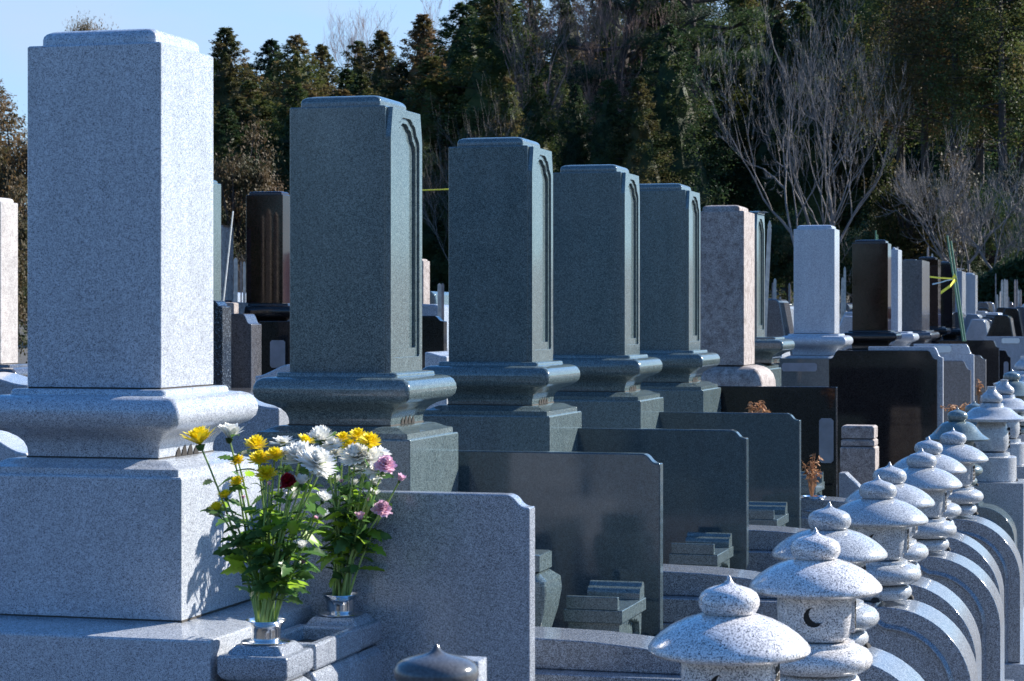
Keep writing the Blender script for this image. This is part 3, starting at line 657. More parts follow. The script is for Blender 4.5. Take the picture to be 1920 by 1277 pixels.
# ------------------------------------------------------------------ vase posts and water basin of the white grave
def vase_post(x, y, label):
    t = empty('vase_post', (x, y, 0), 0, label, 'flower post', 'square granite posts holding the flower vases')
    z = ZC-.672; h = .077
    MB().loft([(h-.018, h-.018, z-.075, .006), (h-.006, h-.006, z-.066, .006), (h, h, z-.056, .006), (h, h, z-.024, .006), (h-.003, h-.003, z-.019, .006), (h-.016, h-.016, z-.017, .006), (h-.018, h-.018, z-.012, .005), (h-.028, h-.028, z-.001, .005), (h-.031, h-.031, z, .005)]).build('cap', M['gray'], t)
    MB().loft([(h+.002, h+.002, .4, .006), (h+.002, h+.002, z-.135, .01), (h+.002, h+.002, z-.095, .01), (h-.004, h-.004, z-.085, .01), (h-.014, h-.014, z-.0755, .01)]).build('body', M['gray'], t)
    MB().loft([(h+.03, h+.03, 0, .006), (h+.03, h+.03, .399, .006)]).build('foot', M['gray'], t)
    return z
VX = -1.732; V1, V2 = 4.338, 4.789
zp = vase_post(VX, V1, 'granite post holding the nearer vase'); vase_post(VX, V2, 'granite post holding the farther vase')
t = empty('water_basin', (VX+.005, (V1+V2)/2, 0), 0, 'granite water basin block between the two vase posts', 'water basin')
bz = zp-.012; ly = (V2-V1)/2-.081
b = MB(); oy = [(-.075, -ly), (.075, -ly), (.075, ly), (-.075, ly)]; iy = [(-.052, -ly+.03), (.052, -ly+.03), (.052, ly-.03), (-.052, ly-.03)]
b.band(oy, iy, bz-.055, bz, 'z'); b.build('rim', M['gray'], t, bevel=.006)
MB().box(-.0515, .0515, -ly+.0305, ly-.0305, bz-.05, bz-.03).build('bottom', M['joint'], t)
MB().loft([(.078, ly, .35, .01), (.078, ly, bz-.12, .01), (.078, ly, bz-.08, .01), (.068, ly, bz-.062, .01), (.06, ly, bz-.056, .01)]).build('body', M['gray'], t)
def vase_proto():
    t = empty('steel_vase')
    b = MB(); b.lathe([(.025, .0), (.040, .0005), (.041, .003), (.036, .006), (.027, .009), (.0275, .012), (.0275, .022), (.0285, .031), (.0315, .039), (.0365, .0445), (.0385, .0465), (.038, .0475), (.035, .0445), (.030, .038), (.0265, .030), (.0255, .012), (.0, .011)], n=40)
    b.build('body', M['steel'], t)
    MB().lathe([(.0405, .0), (.046, .0005), (.047, .002), (.044, .0045), (.0412, .0048)], n=40).build('base_disc', M['steel'], t)
    return t
vp = vase_proto(); vp.scale = (1.1, 1.1, .98); vp.location = (VX, V1, zp+.0005); tag(vp, 'stainless steel vase on the nearer granite post', 'vase', 'steel flower vases')
v2 = copy_tree(vp, loc=(VX, V2, zp+.0005)); tag(v2, 'stainless steel vase on the farther granite post', 'vase', 'steel flower vases')

# ------------------------------------------------------------------ flowers
def petal(L, W, cup, curl):
    """points of a petal strip along +x with lift in z"""
    rows = []; n = 5
    for i in range(n+1):
        u = i/n; wdt = W*(math.sin(math.pi*min(1, u*.85+.12))**.6)*(1 if u < 1 else .45)
        r = L*u; a = cup*(1-.5*u)+curl*u
        rows.append((r, wdt, a))
    return rows
def head_mesh(name, m, R0, layers, npet, W, lift0, lift1, curl=.5, eye=True, ruffle=0, seed=0):
    rnd = random.Random(seed); b = MB()
    for k in range(layers):
        f = k/max(1, layers-1); lift = lift0+(lift1-lift0)*f; L = R0*(1-.42*f); cnt = max(5, int(npet*(1-.35*f)))
        for j in range(cnt):
            a = 2*math.pi*(j+.5*k)/cnt+rnd.uniform(-.12, .12); lf = lift+rnd.uniform(-.12, .12); Lp = L*rnd.uniform(.86, 1.06)
            x = y_ = 0.0; vs = []; n = 5; px_ = 0; pz = .002*k
            for i in range(n+1):
                u = i/n; wdt = W*(math.sin(math.pi*min(1, u*.8+.12))**.7)*rnd.uniform(.93, 1.07)
                if i == n: wdt *= .5
                rf = ruffle*R0*rnd.uniform(-1, 1)*u
                for s in (-1, 1):
                    lx, ly_, lz = px_, s*wdt, pz+abs(s)*wdt*.25+rf*s
                    vs.append((lx*math.cos(a)-ly_*math.sin(a), lx*math.sin(a)+ly_*math.cos(a), lz))
                ang = lf+curl*(u-.3); px_ += Lp/n*math.cos(ang); pz += Lp/n*math.sin(ang)
            b.add(vs, [(2*i, 2*i+1, 2*i+3, 2*i+2) for i in range(n)])
    # calyx
    b.lathe([(.001, -R0*.28), (R0*.12, -R0*.24), (R0*.2, -R0*.08), (R0*.22, 0), (.001, .001)], n=10, mi=1)
    if eye: b.lathe([(R0*.2, .002), (R0*.22, R0*.08), (R0*.14, R0*.15), (.001, R0*.17)], n=12, mi=2)
    return b.mesh(name, [m, M['leaf'], M['eye']], angle=60)
HM = {
 'Y': head_mesh('yellow_bloom', M['yel'], .036, 4, 20, .0042, .55, 1.25, -.1, False, seed=1),
 'y': head_mesh('yellow_pompon', M['yel'], .026, 4, 16, .0042, .15, 1.1, .5, False, .03, 2),
 'W': head_mesh('white_bloom', M['wht'], .042, 6, 26, .0045, .1, 1.25, .45, False, seed=3),
 'w': head_mesh('white_daisy', M['wht'], .026, 3, 18, .0038, .1, .6, .3, True, seed=4),
 'c': head_mesh('white_cup_bloom', M['wht'], .02, 3, 11, .0048, .7, 1.3, .2, False, seed=5),
 'P': head_mesh('pink_carnation', M['pnk'], .024, 6, 15, .0065, .1, 1.35, .4, False, .12, 6),
 'p': head_mesh('pink_bud', M['pnk'], .016, 3, 8, .005, 1.0, 1.45, .1, False, .05, 7),
 'r': head_mesh('red_carnation', M['red'], .024, 6, 14, .0065, .2, 1.35, .4, False, .12, 8),
 'b': head_mesh('flower_bud', M['pnk'], .008, 2, 7, .004, 1.1, 1.5, -.2, False, seed=9)}
HN = {'Y': 'yellow_chrysanthemum', 'y': 'yellow_chrysanthemum', 'W': 'white_chrysanthemum', 'w': 'white_chrysanthemum', 'c': 'white_chrysanthemum', 'P': 'pink_carnation', 'p': 'pink_carnation', 'r': 'red_carnation', 'b': 'flower_bud'}
def leaf_geo(b, p, d, L, rnd, mi=0):
    d = Vector(d).normalized(); u = d.cross(Vector((0, 0, 1))); u = u.normalized() if u.length > .01 else Vector((1, 0, 0))
    roll = rnd.uniform(-1.0, 1.0); nrm = u.cross(d); u2 = u*math.cos(roll)+nrm*math.sin(roll); n2 = u2.cross(d)
    prof = [(0, .03), (.14, .06), (.26, .24), (.34, .14), (.46, .30), (.56, .17), (.68, .27), (.80, .13), (.92, .10), (1, .01)]
    c = []; l = []; r = []; dr = rnd.uniform(.1, .5)
    for t, wd in prof:
        q = Vector(p)+d*L*t-n2*L*dr*t*t*.0+Vector((0, 0, -L*dr*t*t))
        c.append(q); l.append(q+u2*L*wd*rnd.uniform(.85, 1.15)+n2*L*.06); r.append(q-u2*L*wd*rnd.uniform(.85, 1.15)+n2*L*.06)
    n = len(prof); b.add(c+l+r, [(i, i+1, n+i+1, n+i) for i in range(n-1)]+[(i+1, i, 2*n+i, 2*n+i+1) for i in range(n-1)], mi)
def bouquet(label, vx, vy, vz, heads, seed, nleaf):
    rnd = random.Random(seed); t = empty('bouquet', (vx, vy, vz), 0, label, 'flowers')
    for (k, px, py, dy, sc, tilt) in heads:
        y = vy+dy; x = Xat(px, y); z = Zat(py, x, y)
        tip = Vector((x-vx, y-vy, z-vz)); a = rnd.uniform(0, 6.28)
        base = Vector((.015*math.cos(a), .015*math.sin(a), -.035)); rim = Vector((base.x*1.3+tip.x*.06, base.y*1.3+tip.y*.06, .03))
        mid = base.lerp(tip, .5)+Vector((tip.x*-.08+rnd.uniform(-.012, .012), tip.y*-.08+rnd.uniform(-.012, .012), .02))
        pts = []
        ctrl = [base, rim, mid, tip]
        for i in range(13):
            u = i/12; p = ctrl[0]*(1-u)**3+ctrl[1]*3*u*(1-u)**2+ctrl[2]*3*u*u*(1-u)+ctrl[3]*u**3
            pts.append(p)
        st = MB(); st.tube(pts, [.0036-.0017*i/12 for i in range(13)], 6)
        so_ = st.build('stem', M['stem'], t)
        lf = MB()
        for q in range(nleaf):
            i = rnd.choice((4, 5, 6, 6, 7, 7, 8, 8, 9, 9, 10, 11)); p = pts[i].lerp(pts[i+1], rnd.random()); az = rnd.uniform(0, 6.28)
            d = Vector((math.cos(az), math.sin(az), rnd.uniform(-.1, .9))); LL = rnd.uniform(.03, .07)*(1.0 if i < 10 else .7)
            q2 = p+d.normalized()*LL*.25; lf.tube([p, q2], .0009, 4, 0); leaf_geo(lf, q2, d, LL, rnd, rnd.choice((0, 0, 1)))
        if nleaf: lf.build('leaves', [M['leaf'], M['leafb']], so_, smooth=True, angle=70, fixn=False)
        h = link(HN[k], HM[k], t); h.location = tip; ax = Vector((tilt[0], tilt[1], 1)).normalized()
        qq = ax.to_track_quat('Z', 'Y') @ Matrix.Rotation(rnd.uniform(0, 6.28), 3, 'Z').to_quaternion()
        h.rotation_mode = 'QUATERNION'; h.rotation_quaternion = qq; h.scale = (sc*1.18,)*3
    return t
UP = (0, 0)
B1 = [('Y', 375, 834, -.03, 1.15, (-.15, -.1)), ('c', 430, 822, .02, 1.7, (.1, .1)), ('y', 480, 838, 0, 1.0, (.1, -.3)), ('y', 447, 866, .02, .65, (-.3, -.5)), ('y', 487, 864, -.03, .9, (0, -.5)), ('y', 515, 856, -.02, .8, (.1, -.6)),
      ('y', 500, 892, -.04, .9, (.1, -.5)), ('y', 446, 908, .0, .75, (-.3, -.2)), ('Y', 424, 934, -.02, .55, (-.2, -.2)), ('Y', 410, 957, -.03, .6, (-.6, 0)), ('w', 530, 832, .03, 1.0, (0, -.1)), ('Y', 570, 832, .05, .6, (.4, 0)),
      ('W', 566, 862, 0, .95, (-.1, -.3)), ('W', 592, 872, -.03, .95, (.5, -.3)), ('w', 536, 850, 0, .8, (0, -.4)), ('r', 543, 906, -.05, .8, (-.3, -.8)), ('c', 565, 908, -.05, 1.1, (.1, -.1)), ('c', 546, 936, -.03, .8, (0, 0)),
      ('c', 605, 940, -.02, 1.0, (.5, -.2)), ('c', 602, 970, .0, .95, (.3, -.3)), ('c', 563, 1028, -.03, .95, (.2, -.1)), ('b', 589, 975, 0, 1.1, (.5, 0)), ('b', 567, 1056, 0, 1.1, (.6, 0)), ('b', 505, 910, -.04, .8, UP), ('b', 456, 935, 0, .8, UP),
      ('w', 600, 885, -.02, .9, (.4, -.5)), ('c', 588, 885, 0, 1.0, (.2, 0)), ('b', 575, 950, 0, 1, UP)]
bouquet('flower bouquet in the nearer steel vase, with the big yellow bloom at its left', VX, V1, zp+.0475, B1, 11, 9)
B2 = [('W', 602, 826, 0, .85, (-.2, 0)), ('w', 622, 836, .0, 1.0, (0, -.6)), ('y', 643, 824, .03, .75, (0, -.3)), ('y', 671, 820, .02, .9, (0, -.3)), ('y', 693, 832, -.02, 1.05, (.2, -.4)), ('y', 657, 838, 0, .8, (0, -.2)),
      ('W', 668, 860, -.02, .85, (-.1, -.5)), ('W', 690, 866, 0, .9, (.2, -.5)), ('w', 714, 852, .05, .9, (.5, -.2)), ('w', 702, 884, -.02, 1.0, (.4, -.7)), ('P', 722, 876, -.03, 1.0, (.4, -.5)), ('p', 749, 902, 0, 1.0, (.5, 0)), ('P', 716, 958, -.02, .9, (.3, -.6)),
      ('p', 675, 975, -.03, 1.1, (0, 0)), ('c', 664, 910, 0, .8, UP), ('c', 702, 910, 0, .9, (.4, -.2)), ('c', 701, 928, .02, .8, (.4, -.4)), ('w', 630, 852, 0, .8, (-.1, -.5)), ('w', 680, 880, .03, .9, (0, -.6)), ('b', 640, 905, 0, 1, UP), ('b', 690, 940, 0, 1, UP), ('c', 630, 905, .03, .9, UP)]
bouquet('flower bouquet in the farther steel vase, with pink carnations at its right', VX, V2, zp+.0475, B2, 23, 9)
# dried flowers in the far steel vase
def dried(px, py_top, py_bot, y, label, vase=True, n=16, spread=.06, seed=3):
    rnd = random.Random(seed); x = Xat(px, y); z0 = Zat(py_bot, x, y); z1 = Zat(py_top, x, y)
    t = empty('dried_flowers', (x, y, z0), 0, label, 'dried flowers'); b = MB(); c = MB()
    for i in range(n):
        a = rnd.uniform(0, 6.28); r = rnd.uniform(.2, 1)*spread; h = (z1-z0)*rnd.uniform(.45, 1)
        tip = Vector((r*math.cos(a), r*math.sin(a), h)); b.tube([(0, 0, -.04), tip*.5+Vector((0, 0, .01)), tip], .0016, 4)
        for q in range(7):
            p = tip*rnd.uniform(.55, 1.02); leaf_geo(c, p, (rnd.uniform(-1, 1), rnd.uniform(-1, 1), rnd.uniform(-.6, .6)), rnd.uniform(.012, .028), rnd)
    b.build('stalks', M['dry'], t); c.build('withered_heads', M['dry'], t, fixn=False)
    return x, y, z0
x, y, z = dried(1522, 850, 925, 9.75, 'brown dried flowers standing in a steel vase between the slabs', n=18, spread=.045)
v3 = copy_tree(vp, loc=(x+.012, y, z-.075), scale=1.35); tag(v3, 'wide steel vase holding the brown dried flowers', 'vase', 'steel flower vases')
tag(MB().loft([(.05, .05, 0, .003), (.05, .05, z-.0755, .003)], x+.012, y).build('vase_block', M['gray'], None), 'gray block under the vase of dried flowers', 'stone block')
dried(1424, 752, 790, 9.62, 'withered brown heads showing above the third green slab', n=22, spread=.07, seed=5)
dried(1797, 758, 775, 11.6, 'wisp of dry straw behind the green lanterns', n=20, spread=.1, seed=6)
dried(1835, 712, 760, 13.0, 'thin dry stalks standing behind the green lanterns', n=8, spread=.02, seed=7)

# old weathered small stele before the big black slab, and the concave kerb left of it
y = 11.7; xa, xb_ = Xat(1575, y), Xat(1641, y); cx = (xa+xb_)/2
t = empty('old_stone', (cx, y, 0), 0, 'small weathered brown stone with a stepped top before the large black slab', 'old stone')
hx = (xb_-xa)/2
for nme, z0, z1, k in (('lower_block', 905+60, 838, 1.0), ('middle_step', 836, 824, .95), ('upper_block', 822, 799, .93)):
    a, c = Zat(z0, cx, y), Zat(z1, cx, y)
    MB().loft([(hx*k, .09*k, a, .004), (hx*k, .09*k, c-.008, .004), (hx*k-.008, .09*k-.008, c, .006)], 0, .09).build(nme, M['old'], t)
MB().box(-hx-.05, hx+.05, -.02, .2, 0, Zat(966, cx, y)).build('footing', M['gray'], t)
y = 11.2; x0, x1 = Xat(1573, y), Xat(1613, y); zt, zl = Zat(887, x0, y), Zat(915, x0, y); cx = (x0+x1)/2
pts = [(x0, .3), (x0, zt), (x0+.03, zt)]+[(x0+.03+(x1-x0-.03)*math.sin(a), zl+(zt-zl)*(1-math.sin(a))*1.0) for a in [math.pi/2*i/8 for i in range(1, 9)]]+[(x1+.25, zl), (x1+.25, .3)]
tag(MB().prism([(p[0]-cx, p[1]) for p in pts], 0, .12, 'y').build('curved_kerb', M['white'], None, (cx, y, 0), bevel=.003), 'white granite kerb with a hollow curved top beside the small weathered stone', 'kerb')
y = 15.4; tag(MB().box(-.32, .32, 0, .5, -1.3, 0).build('stone_block', M['greenp'], None, (Xat(1495, y), y, Zat(672, -2, y)), bevel=.004), 'dark green gray block with a pale plate, under the bluish white gravestone', 'stone block')
plate(Xat(1466, y), Xat(1532, y), y-.0005, Zat(697, -2, y), Zat(681, -2, y), 'name_plate', 'pale blue gray plate on the dark block below the bluish white gravestone')

# ------------------------------------------------------------------ wooden grave tablets, poles, tape
def tablet(px, top, bot, y, wpx, lean, label=None, m='wood', group='wooden grave tablets standing among the stones'):
    x = Xat(px, y); z0, z1 = Zat(bot, x, y), Zat(top, x, y); wd = wpx*ZD(x, y)/F/2; h = z1-z0
    p = [(-wd, -.3), (wd, -.3), (wd, h*.93), (wd*.7, h*.94), (wd, h*.955), (wd*.7, h*.97), (0, h), (-wd*.7, h*.97), (-wd, h*.955), (-wd*.7, h*.94), (-wd, h*.93)]
    o = MB().prism(p, -.006, .006, 'y').build('wooden_tablet', M[m], None, (x, y, z0), smooth=False)
    o.rotation_euler = (0, lean, R(random.uniform(20, 50))); return tag(o, label or 'narrow upright wooden grave tablet standing among the distant stones', 'grave tablet', group)
tablet(442, 483, 562, 14.6, 7, 0, 'pale wooden grave tablet, widest of those left of the glossy brown gravestone')
tablet(452, 490, 562, 14.7, 2.5, 0, 'thin gray wooden grave tablet between two pale ones', 'wooddark'); tablet(458, 490, 562, 14.8, 5, 0, 'pale wooden grave tablet touching the left side of the glossy brown gravestone')
tablet(824, 531, 590, 13.5, 7, 0, 'pale wooden grave tablet between the two nearest green gravestones'); tablet(830, 531, 590, 13.6, 5, 0, 'gray wooden grave tablet right beside the second green gravestone', 'wooddark')
tablet(1433, 413, 640, 14.6, 7, R(3), 'tall pale wooden grave tablet leaning right of the stained pinkish pillar')
for px, tp_, bt, y, wp, ln in ((1453, 522, 600, 24, 5, 0), (1449, 530, 600, 24.2, 3, 0), (1463, 556, 600, 25, 3, 0), (1480, 531, 590, 26, 3, 0), (1584, 500, 600, 26, 4, 0), (1580, 520, 600, 25, 5, 0), (1579, 540, 600, 25.5, 5, 0),
          (1740, 463, 560, 30, 4, 0), (1748, 475, 560, 30, 3, 0), (1867, 512, 590, 34, 2, 0), (1879, 524, 590, 33, 4, 0), (1884, 523, 590, 33.4, 4, 0), (1888, 524, 590, 33.1, 4, 0), (1875, 546, 590, 33.7, 4, R(2)), (1891, 556, 590, 34, 3, 0),
          (1903, 524, 590, 34.5, 3, 0), (1907, 524, 590, 34, 3, 0), (1910, 543, 590, 35, 3, 0), (1914, 543, 590, 35.5, 3, 0), (1871, 552, 590, 34.5, 3, R(-2)), (1866, 480, 500, 34, 1, 0)):
    if tp_ != 480: tablet(px, tp_, bt, y, wp, ln, m=random.choice(('wood', 'wooddark')))
def pole(p0, p1, y0, y1, r, m, label, cat='pole', name='pole', group=None):
    a = Vector((Xat(p0[0], y0), y0, 0)); a.z = Zat(p0[1], a.x, y0); c = Vector((Xat(p1[0], y1), y1, 0)); c.z = Zat(p1[1], c.x, y1)
    return tag(MB().tube([(0, 0, 0), (c-a)*.5, c-a], r, 8).build(name, m, None, a), label, cat, group)
pole((418, 575), (437, 396), 11.9, 11.95, .0045, M['wht'], 'thin white pole leaning by the short brownish gray stone')
pole((1806, 640), (1776, 442), 17.5, 17.6, .007, M['bamboo'], 'left one of two leaning green poles tied with yellow tape')
pole((1810, 640), (1783, 452), 17.6, 17.7, .007, M['bamboo'], 'right one of two leaning green poles tied with yellow tape')
pole((1642, 470), (1642, 432), 21.5, 21.5, .008, M['bamboo'], 'taller green stake poking up behind the glossy dark brown gravestone')
pole((1645, 470), (1645, 440), 21.6, 21.6, .007, M['bamboo'], 'shorter green stake poking up behind the glossy dark brown gravestone')
pole((760, 358), (870, 354), 15.0, 15.2, .0045, M['yellowtape'], 'yellow green stick held level between the two nearest green gravestones')
def tape(pts, wd, m, label):
    P = [Vector((Xat(a, y), y, Zat(b_, Xat(a, y), y))) for a, b_, y in pts]; o = P[0]; b = MB()
    for i in range(len(P)-1):
        b.add([P[i]-o+Vector((0, 0, wd)), P[i+1]-o+Vector((0, 0, wd)), P[i+1]-o-Vector((0, 0, wd)), P[i]-o-Vector((0, 0, wd))]+[P[i]-o+Vector((0, .002, wd)), P[i+1]-o+Vector((0, .002, wd)), P[i+1]-o+Vector((0, .002, -wd)), P[i]-o+Vector((0, .002, -wd))],
              [(0, 1, 2, 3), (7, 6, 5, 4), (0, 4, 5, 1), (3, 2, 6, 7)])
    tag(b.build('tape', m, None, o, smooth=False), label, 'tape')
tape([(1743, 519, 17.4), (1762, 521, 17.3), (1789, 523, 17.4)], .006, M['yellowtape'], 'taut yellow tape running left from the leaning green poles')
tape([(1790, 525, 17.4), (1782, 536, 17.3), (1764, 549, 17.35)], .012, M['yellowtape'], 'loose yellow tape hanging down left of the green poles')
tape([(1789, 523, 17.45), (1775, 526, 17.4), (1762, 530, 17.4), (1748, 533, 17.4)], .005, M['bluetape'], 'pale blue tape end flapping left of the green poles')
tape([(1786, 522, 17.43), (1790, 516, 17.43), (1794, 524, 17.43), (1788, 530, 17.43)], .012, M['yellowtape'], 'knot of yellow tape on the leaning green poles')

for i, (px, hh, wd) in enumerate(((489, .66, 10), (503, .70, 16), (520, .68, 15))):
    x = Xat(px, 13.7); yy = 11.86+.03*i
    tablet(PX(x, yy), HY-hh*F/ZD(x, yy)*1.0, HY-.02*F/ZD(x, yy), yy, wd*.85, 0, ('narrow', 'middle', 'broad')[i]+' wooden grave tablet facing the glossy brown gravestone, hidden by the tall white gravestone', m='wood')

# ------------------------------------------------------------------ far field of small stones
def small_proto(m):
    t = empty('headstone')
    MB().prism([(-.2, 0), (.2, 0), (.13, .42), (.10, .455), (-.02, .46)], -.27, .27, 'y').build('slanted_stone', m, t, bevel=.012)
    MB().box(-.32, .3, -.38, .38, -.18, -.001).build('base', m, t, bevel=.008)
    MB().box(-.42, .42, -.5, .5, -.9, -.181).build('foundation', M['gray'], t, bevel=.008)
    return t
sp = {k: small_proto(M[k]) for k in ('dgray', 'black', 'gray', 'white', 'green')}; usp = set()
rs = random.Random(9)
far = [(1443, 560, 19, 'dgray'), (1462, 572, 22, 'gray'), (1474, 575, 22.5, 'dgray'), (1590, 592, 20, 'white'), (1597, 585, 22, 'gray'), (1828, 598, 24, 'gray'), (1838, 597, 24.8, 'dgray'), (1850, 594, 25, 'black'), (1872, 590, 23, 'brown2'), (1890, 577, 25.5, 'black'), (1912, 575, 26.5, 'dgray'), (1930, 580, 27, 'black')]
k_i = 0
def place_small(px, top, y, mk, lab):
    mk = mk if mk in sp else 'black'; x = Xat(px, y); z = Zat(top, x, y)-.46
    o = sp[mk] if mk not in usp else copy_tree(sp[mk]); usp.add(mk); o.location = (x, y, z); o.rotation_euler = (0, 0, rs.uniform(-.05, .05))
    tag(o, lab, 'headstone', 'low slanted headstones in the far rows')
for px, top, y, mk in far: place_small(px, top, y, mk, 'low slanted headstone in the far rows at the right')
for row in range(5):
    yy = 27+row*2.6
    for i in range(16):
        px = 1400+i*38+rs.uniform(-8, 8)+row*9
        if px > 1960: continue
        place_small(px, 588-row*6+rs.uniform(-5, 5), yy, rs.choice(('dgray', 'gray', 'white', 'green', 'black')), 'low slanted headstone in the far rows at the right')
for px, top, y, mk in ((809, 546, 17, 'green'), (815, 570, 16, 'gray'), (440, 548, 20, 'gray'), (1440, 640, 17, 'white')): place_small(px, top, y, mk, {809: 'slanted green stone between the two nearest green gravestones', 815: 'slanted gray stone low between the two nearest green gravestones', 440: 'slanted gray stone left of the glossy brown gravestone', 1440: 'small white stone at the foot of the stained pinkish pillar'}[px])

# ------------------------------------------------------------------ trees
def cedar(seed, H=12.0, Rb=2.6, boughs=260, tufts=165, mk='cedar', shape=.9, base=.06, leaf=.05, core=True):
    rnd = random.Random(seed); b = MB(); tr = MB()
    pts = [(rnd.uniform(-.08, .08)*i/6, rnd.uniform(-.08, .08)*i/6, H*.97*i/6) for i in range(7)]
    tr.tube(pts, [.2-.18*i/6 for i in range(7)], 8)
    V = []; Fc = []
    cn = 11; cv = []; cf = []
    for j in range(16):
        t = j/15; h = H*(base+.02+(.93-base)*t)
        for i in range(cn):
            a = 2*math.pi*i/cn; rr = Rb*.62*((1-t)**shape)*rnd.uniform(.7, 1.15)*(.35+.65*min(1, j/2)); cv.append((rr*math.cos(a), rr*math.sin(a), h+rnd.uniform(-.1, .1)))
    for j in range(15):
        for i in range(cn): cf.append((j*cn+i, j*cn+(i+1) % cn, (j+1)*cn+(i+1) % cn, (j+1)*cn+i))
    if core: b.add(cv, cf)  # solid cone added inside the crown to block light and view
    for k in range(boughs):
        t = (k+rnd.random())/boughs; h = H*(base+(1-base)*t**.9)
        r = Rb*((1-t)**shape+.03)*rnd.uniform(.72, 1.16)*(1+.22*math.sin(k*.9+seed))
        a = k*2.39996+rnd.uniform(-.4, .4); tipz = h+r*rnd.uniform(-.05, .35)
        tip = Vector((r*math.cos(a), r*math.sin(a), tipz)); root = Vector((0, 0, h-.15*r))
        if k % 3 == 0: tr.tube([root, tip*.95], [.03, .008], 4)
        nt_ = int(tufts*(.5+.6*r/Rb))
        for j in range(nt_):
            u = rnd.uniform(.3, 1.0)**.6; c = root.lerp(tip, u)+Vector((rnd.gauss(0, .17), rnd.gauss(0, .17), rnd.gauss(-.08, .19)))*(r/Rb*1.0+.12)
            d = Vector((rnd.gauss(0, 1)+math.cos(a)*.8, rnd.gauss(0, 1)+math.sin(a)*.8, rnd.gauss(-.1, .8))).normalized()
            s = leaf*rnd.uniform(.6, 1.6); u_ = d.orthogonal().normalized(); u_.rotate(Matrix.Rotation(rnd.uniform(0, 6.28), 3, d))
            n = len(V); V += [c-u_*s*.28, c+d*s*.6-u_*s*.42, c+d*s*1.5, c+d*s*.6+u_*s*.42]; Fc.append((n, n+1, n+2, n+3))
    b.add(V, Fc)
    return b.mesh('crown', M[mk], False), tr.mesh('trunk', M['bark'])
def broad(seed, H, Rb, clumps, per, mk, leaf=.09, z0=.3, flat=1.0):
    rnd = random.Random(seed); b = MB(); tr = MB(); V = []; Fc = []
    tr.tube([(0, 0, 0), (.1, .05, H*.35), (0, .1, H*.7)], [.14, .1, .04], 7)
    for k in range(clumps):
        d = Vector((rnd.gauss(0, 1), rnd.gauss(0, 1), rnd.gauss(0, .8))).normalized()*rnd.uniform(.45, 1)
        c = Vector((d.x*Rb, d.y*Rb, H*(z0+(1-z0)*(.5+.5*d.z)))); cr = rnd.uniform(.25, .5)*Rb*.55
        tr.tube([(0, 0, H*.4), c*.5+Vector((0, 0, H*.2)), c], [.04, .025, .008], 4)
        for j in range(per):
            q = c+Vector((rnd.gauss(0, 1), rnd.gauss(0, 1), rnd.gauss(0, .7)*flat))*cr*.55
            dd = Vector((rnd.gauss(0, 1), rnd.gauss(0, 1), rnd.gauss(0, 1))).normalized(); s = leaf*rnd.uniform(.6, 1.5); u_ = dd.orthogonal().normalized()
            n = len(V); V += [q-u_*s*.3, q+dd*s*.6-u_*s*.4, q+dd*s*1.3, q+dd*s*.6+u_*s*.4]; Fc.append((n, n+1, n+2, n+3))
    b.add(V, Fc); return b.mesh('crown', M[mk], False), tr.mesh('trunk', M['bark'])
def bare(seed, H, spread, mk='twig', levels=6, r0=.11, stems=1, up=.35, droop=0, first=.22, nb=(2, 3)):
    rnd = random.Random(seed); rnd2 = random.Random(seed+500); tr = MB(); br = MB()
    def grow(p, d, L, r, lv):
        n = 4; pts = [p.copy()]; q = p.copy(); dd = d.copy()
        for i in range(n):
            dd = (dd+Vector((rnd.gauss(0, .13), rnd.gauss(0, .13), up*.22+rnd.gauss(0, .08)))).normalized(); q = q+dd*L/n; pts.append(q.copy())
        (tr if lv >= levels-1 else br).tube(pts, [r*(1-.45*i/n) for i in range(n+1)], 6 if lv > 3 else 3)
        if lv <= 0:
            for j in range(3):
                i = rnd2.randint(1, n); ax = Vector((rnd2.gauss(0, 1), rnd2.gauss(0, 1), rnd2.gauss(0, .5))).normalized(); td = (dd+ax*.6+Vector((0, 0, .25))).normalized()
                br.tube([pts[i], pts[i]+td*L*.35+Vector((0, 0, .01)), pts[i]+td*L*.7+Vector((0, 0, L*.12))], [.0034, .003, .0022], 3)
            return
        k = rnd.randint(*nb)
        for j in range(k+(2 if lv > levels-2 or lv == 2 else 1)):
            i = rnd.randint(1, n) if j else n
            ax = Vector((rnd.gauss(0, 1), rnd.gauss(0, 1), rnd.gauss(0, .4))).normalized()
            nd = (dd*1.0+ax*spread*(1 if j else .4)).normalized()
            grow(pts[i], nd, L*rnd.uniform(.58, .86), max(.0038, r*.56*rnd.uniform(.8, 1.1)), lv-1)
    for s in range(stems):
        a = 2*math.pi*s/stems+rnd.random(); d0 = Vector((math.cos(a)*.45, math.sin(a)*.45, 1)).normalized() if stems > 1 else Vector((.04, 0, 1)).normalized()
        grow(Vector((0, 0, 0)), d0, H*first, r0, levels)
    return br.mesh('branches', M[mk]), tr.mesh('trunk', M[mk])
def tree(meshes, x, y, z, rz, sc, name, label, cat, group=None):
    t = empty(name, (x, y, z), rz, label, cat, group); t.scale = sc if isinstance(sc, tuple) else (sc,)*3
    link('crown' if 'crown' in meshes[0].name else 'branches', meshes[0], t); link('trunk', meshes[1], t); return t
CM = [cedar(1), cedar(2, shape=.8, Rb=2.8), cedar(3, mk='cedarb', Rb=2.4), cedar(4, mk='cedarg', shape=.7, Rb=2.6), cedar(5, mk='cedarg', Rb=2.6), cedar(6, mk='cedarb', shape=.8, Rb=2.3, boughs=190)]
rt = random.Random(77)
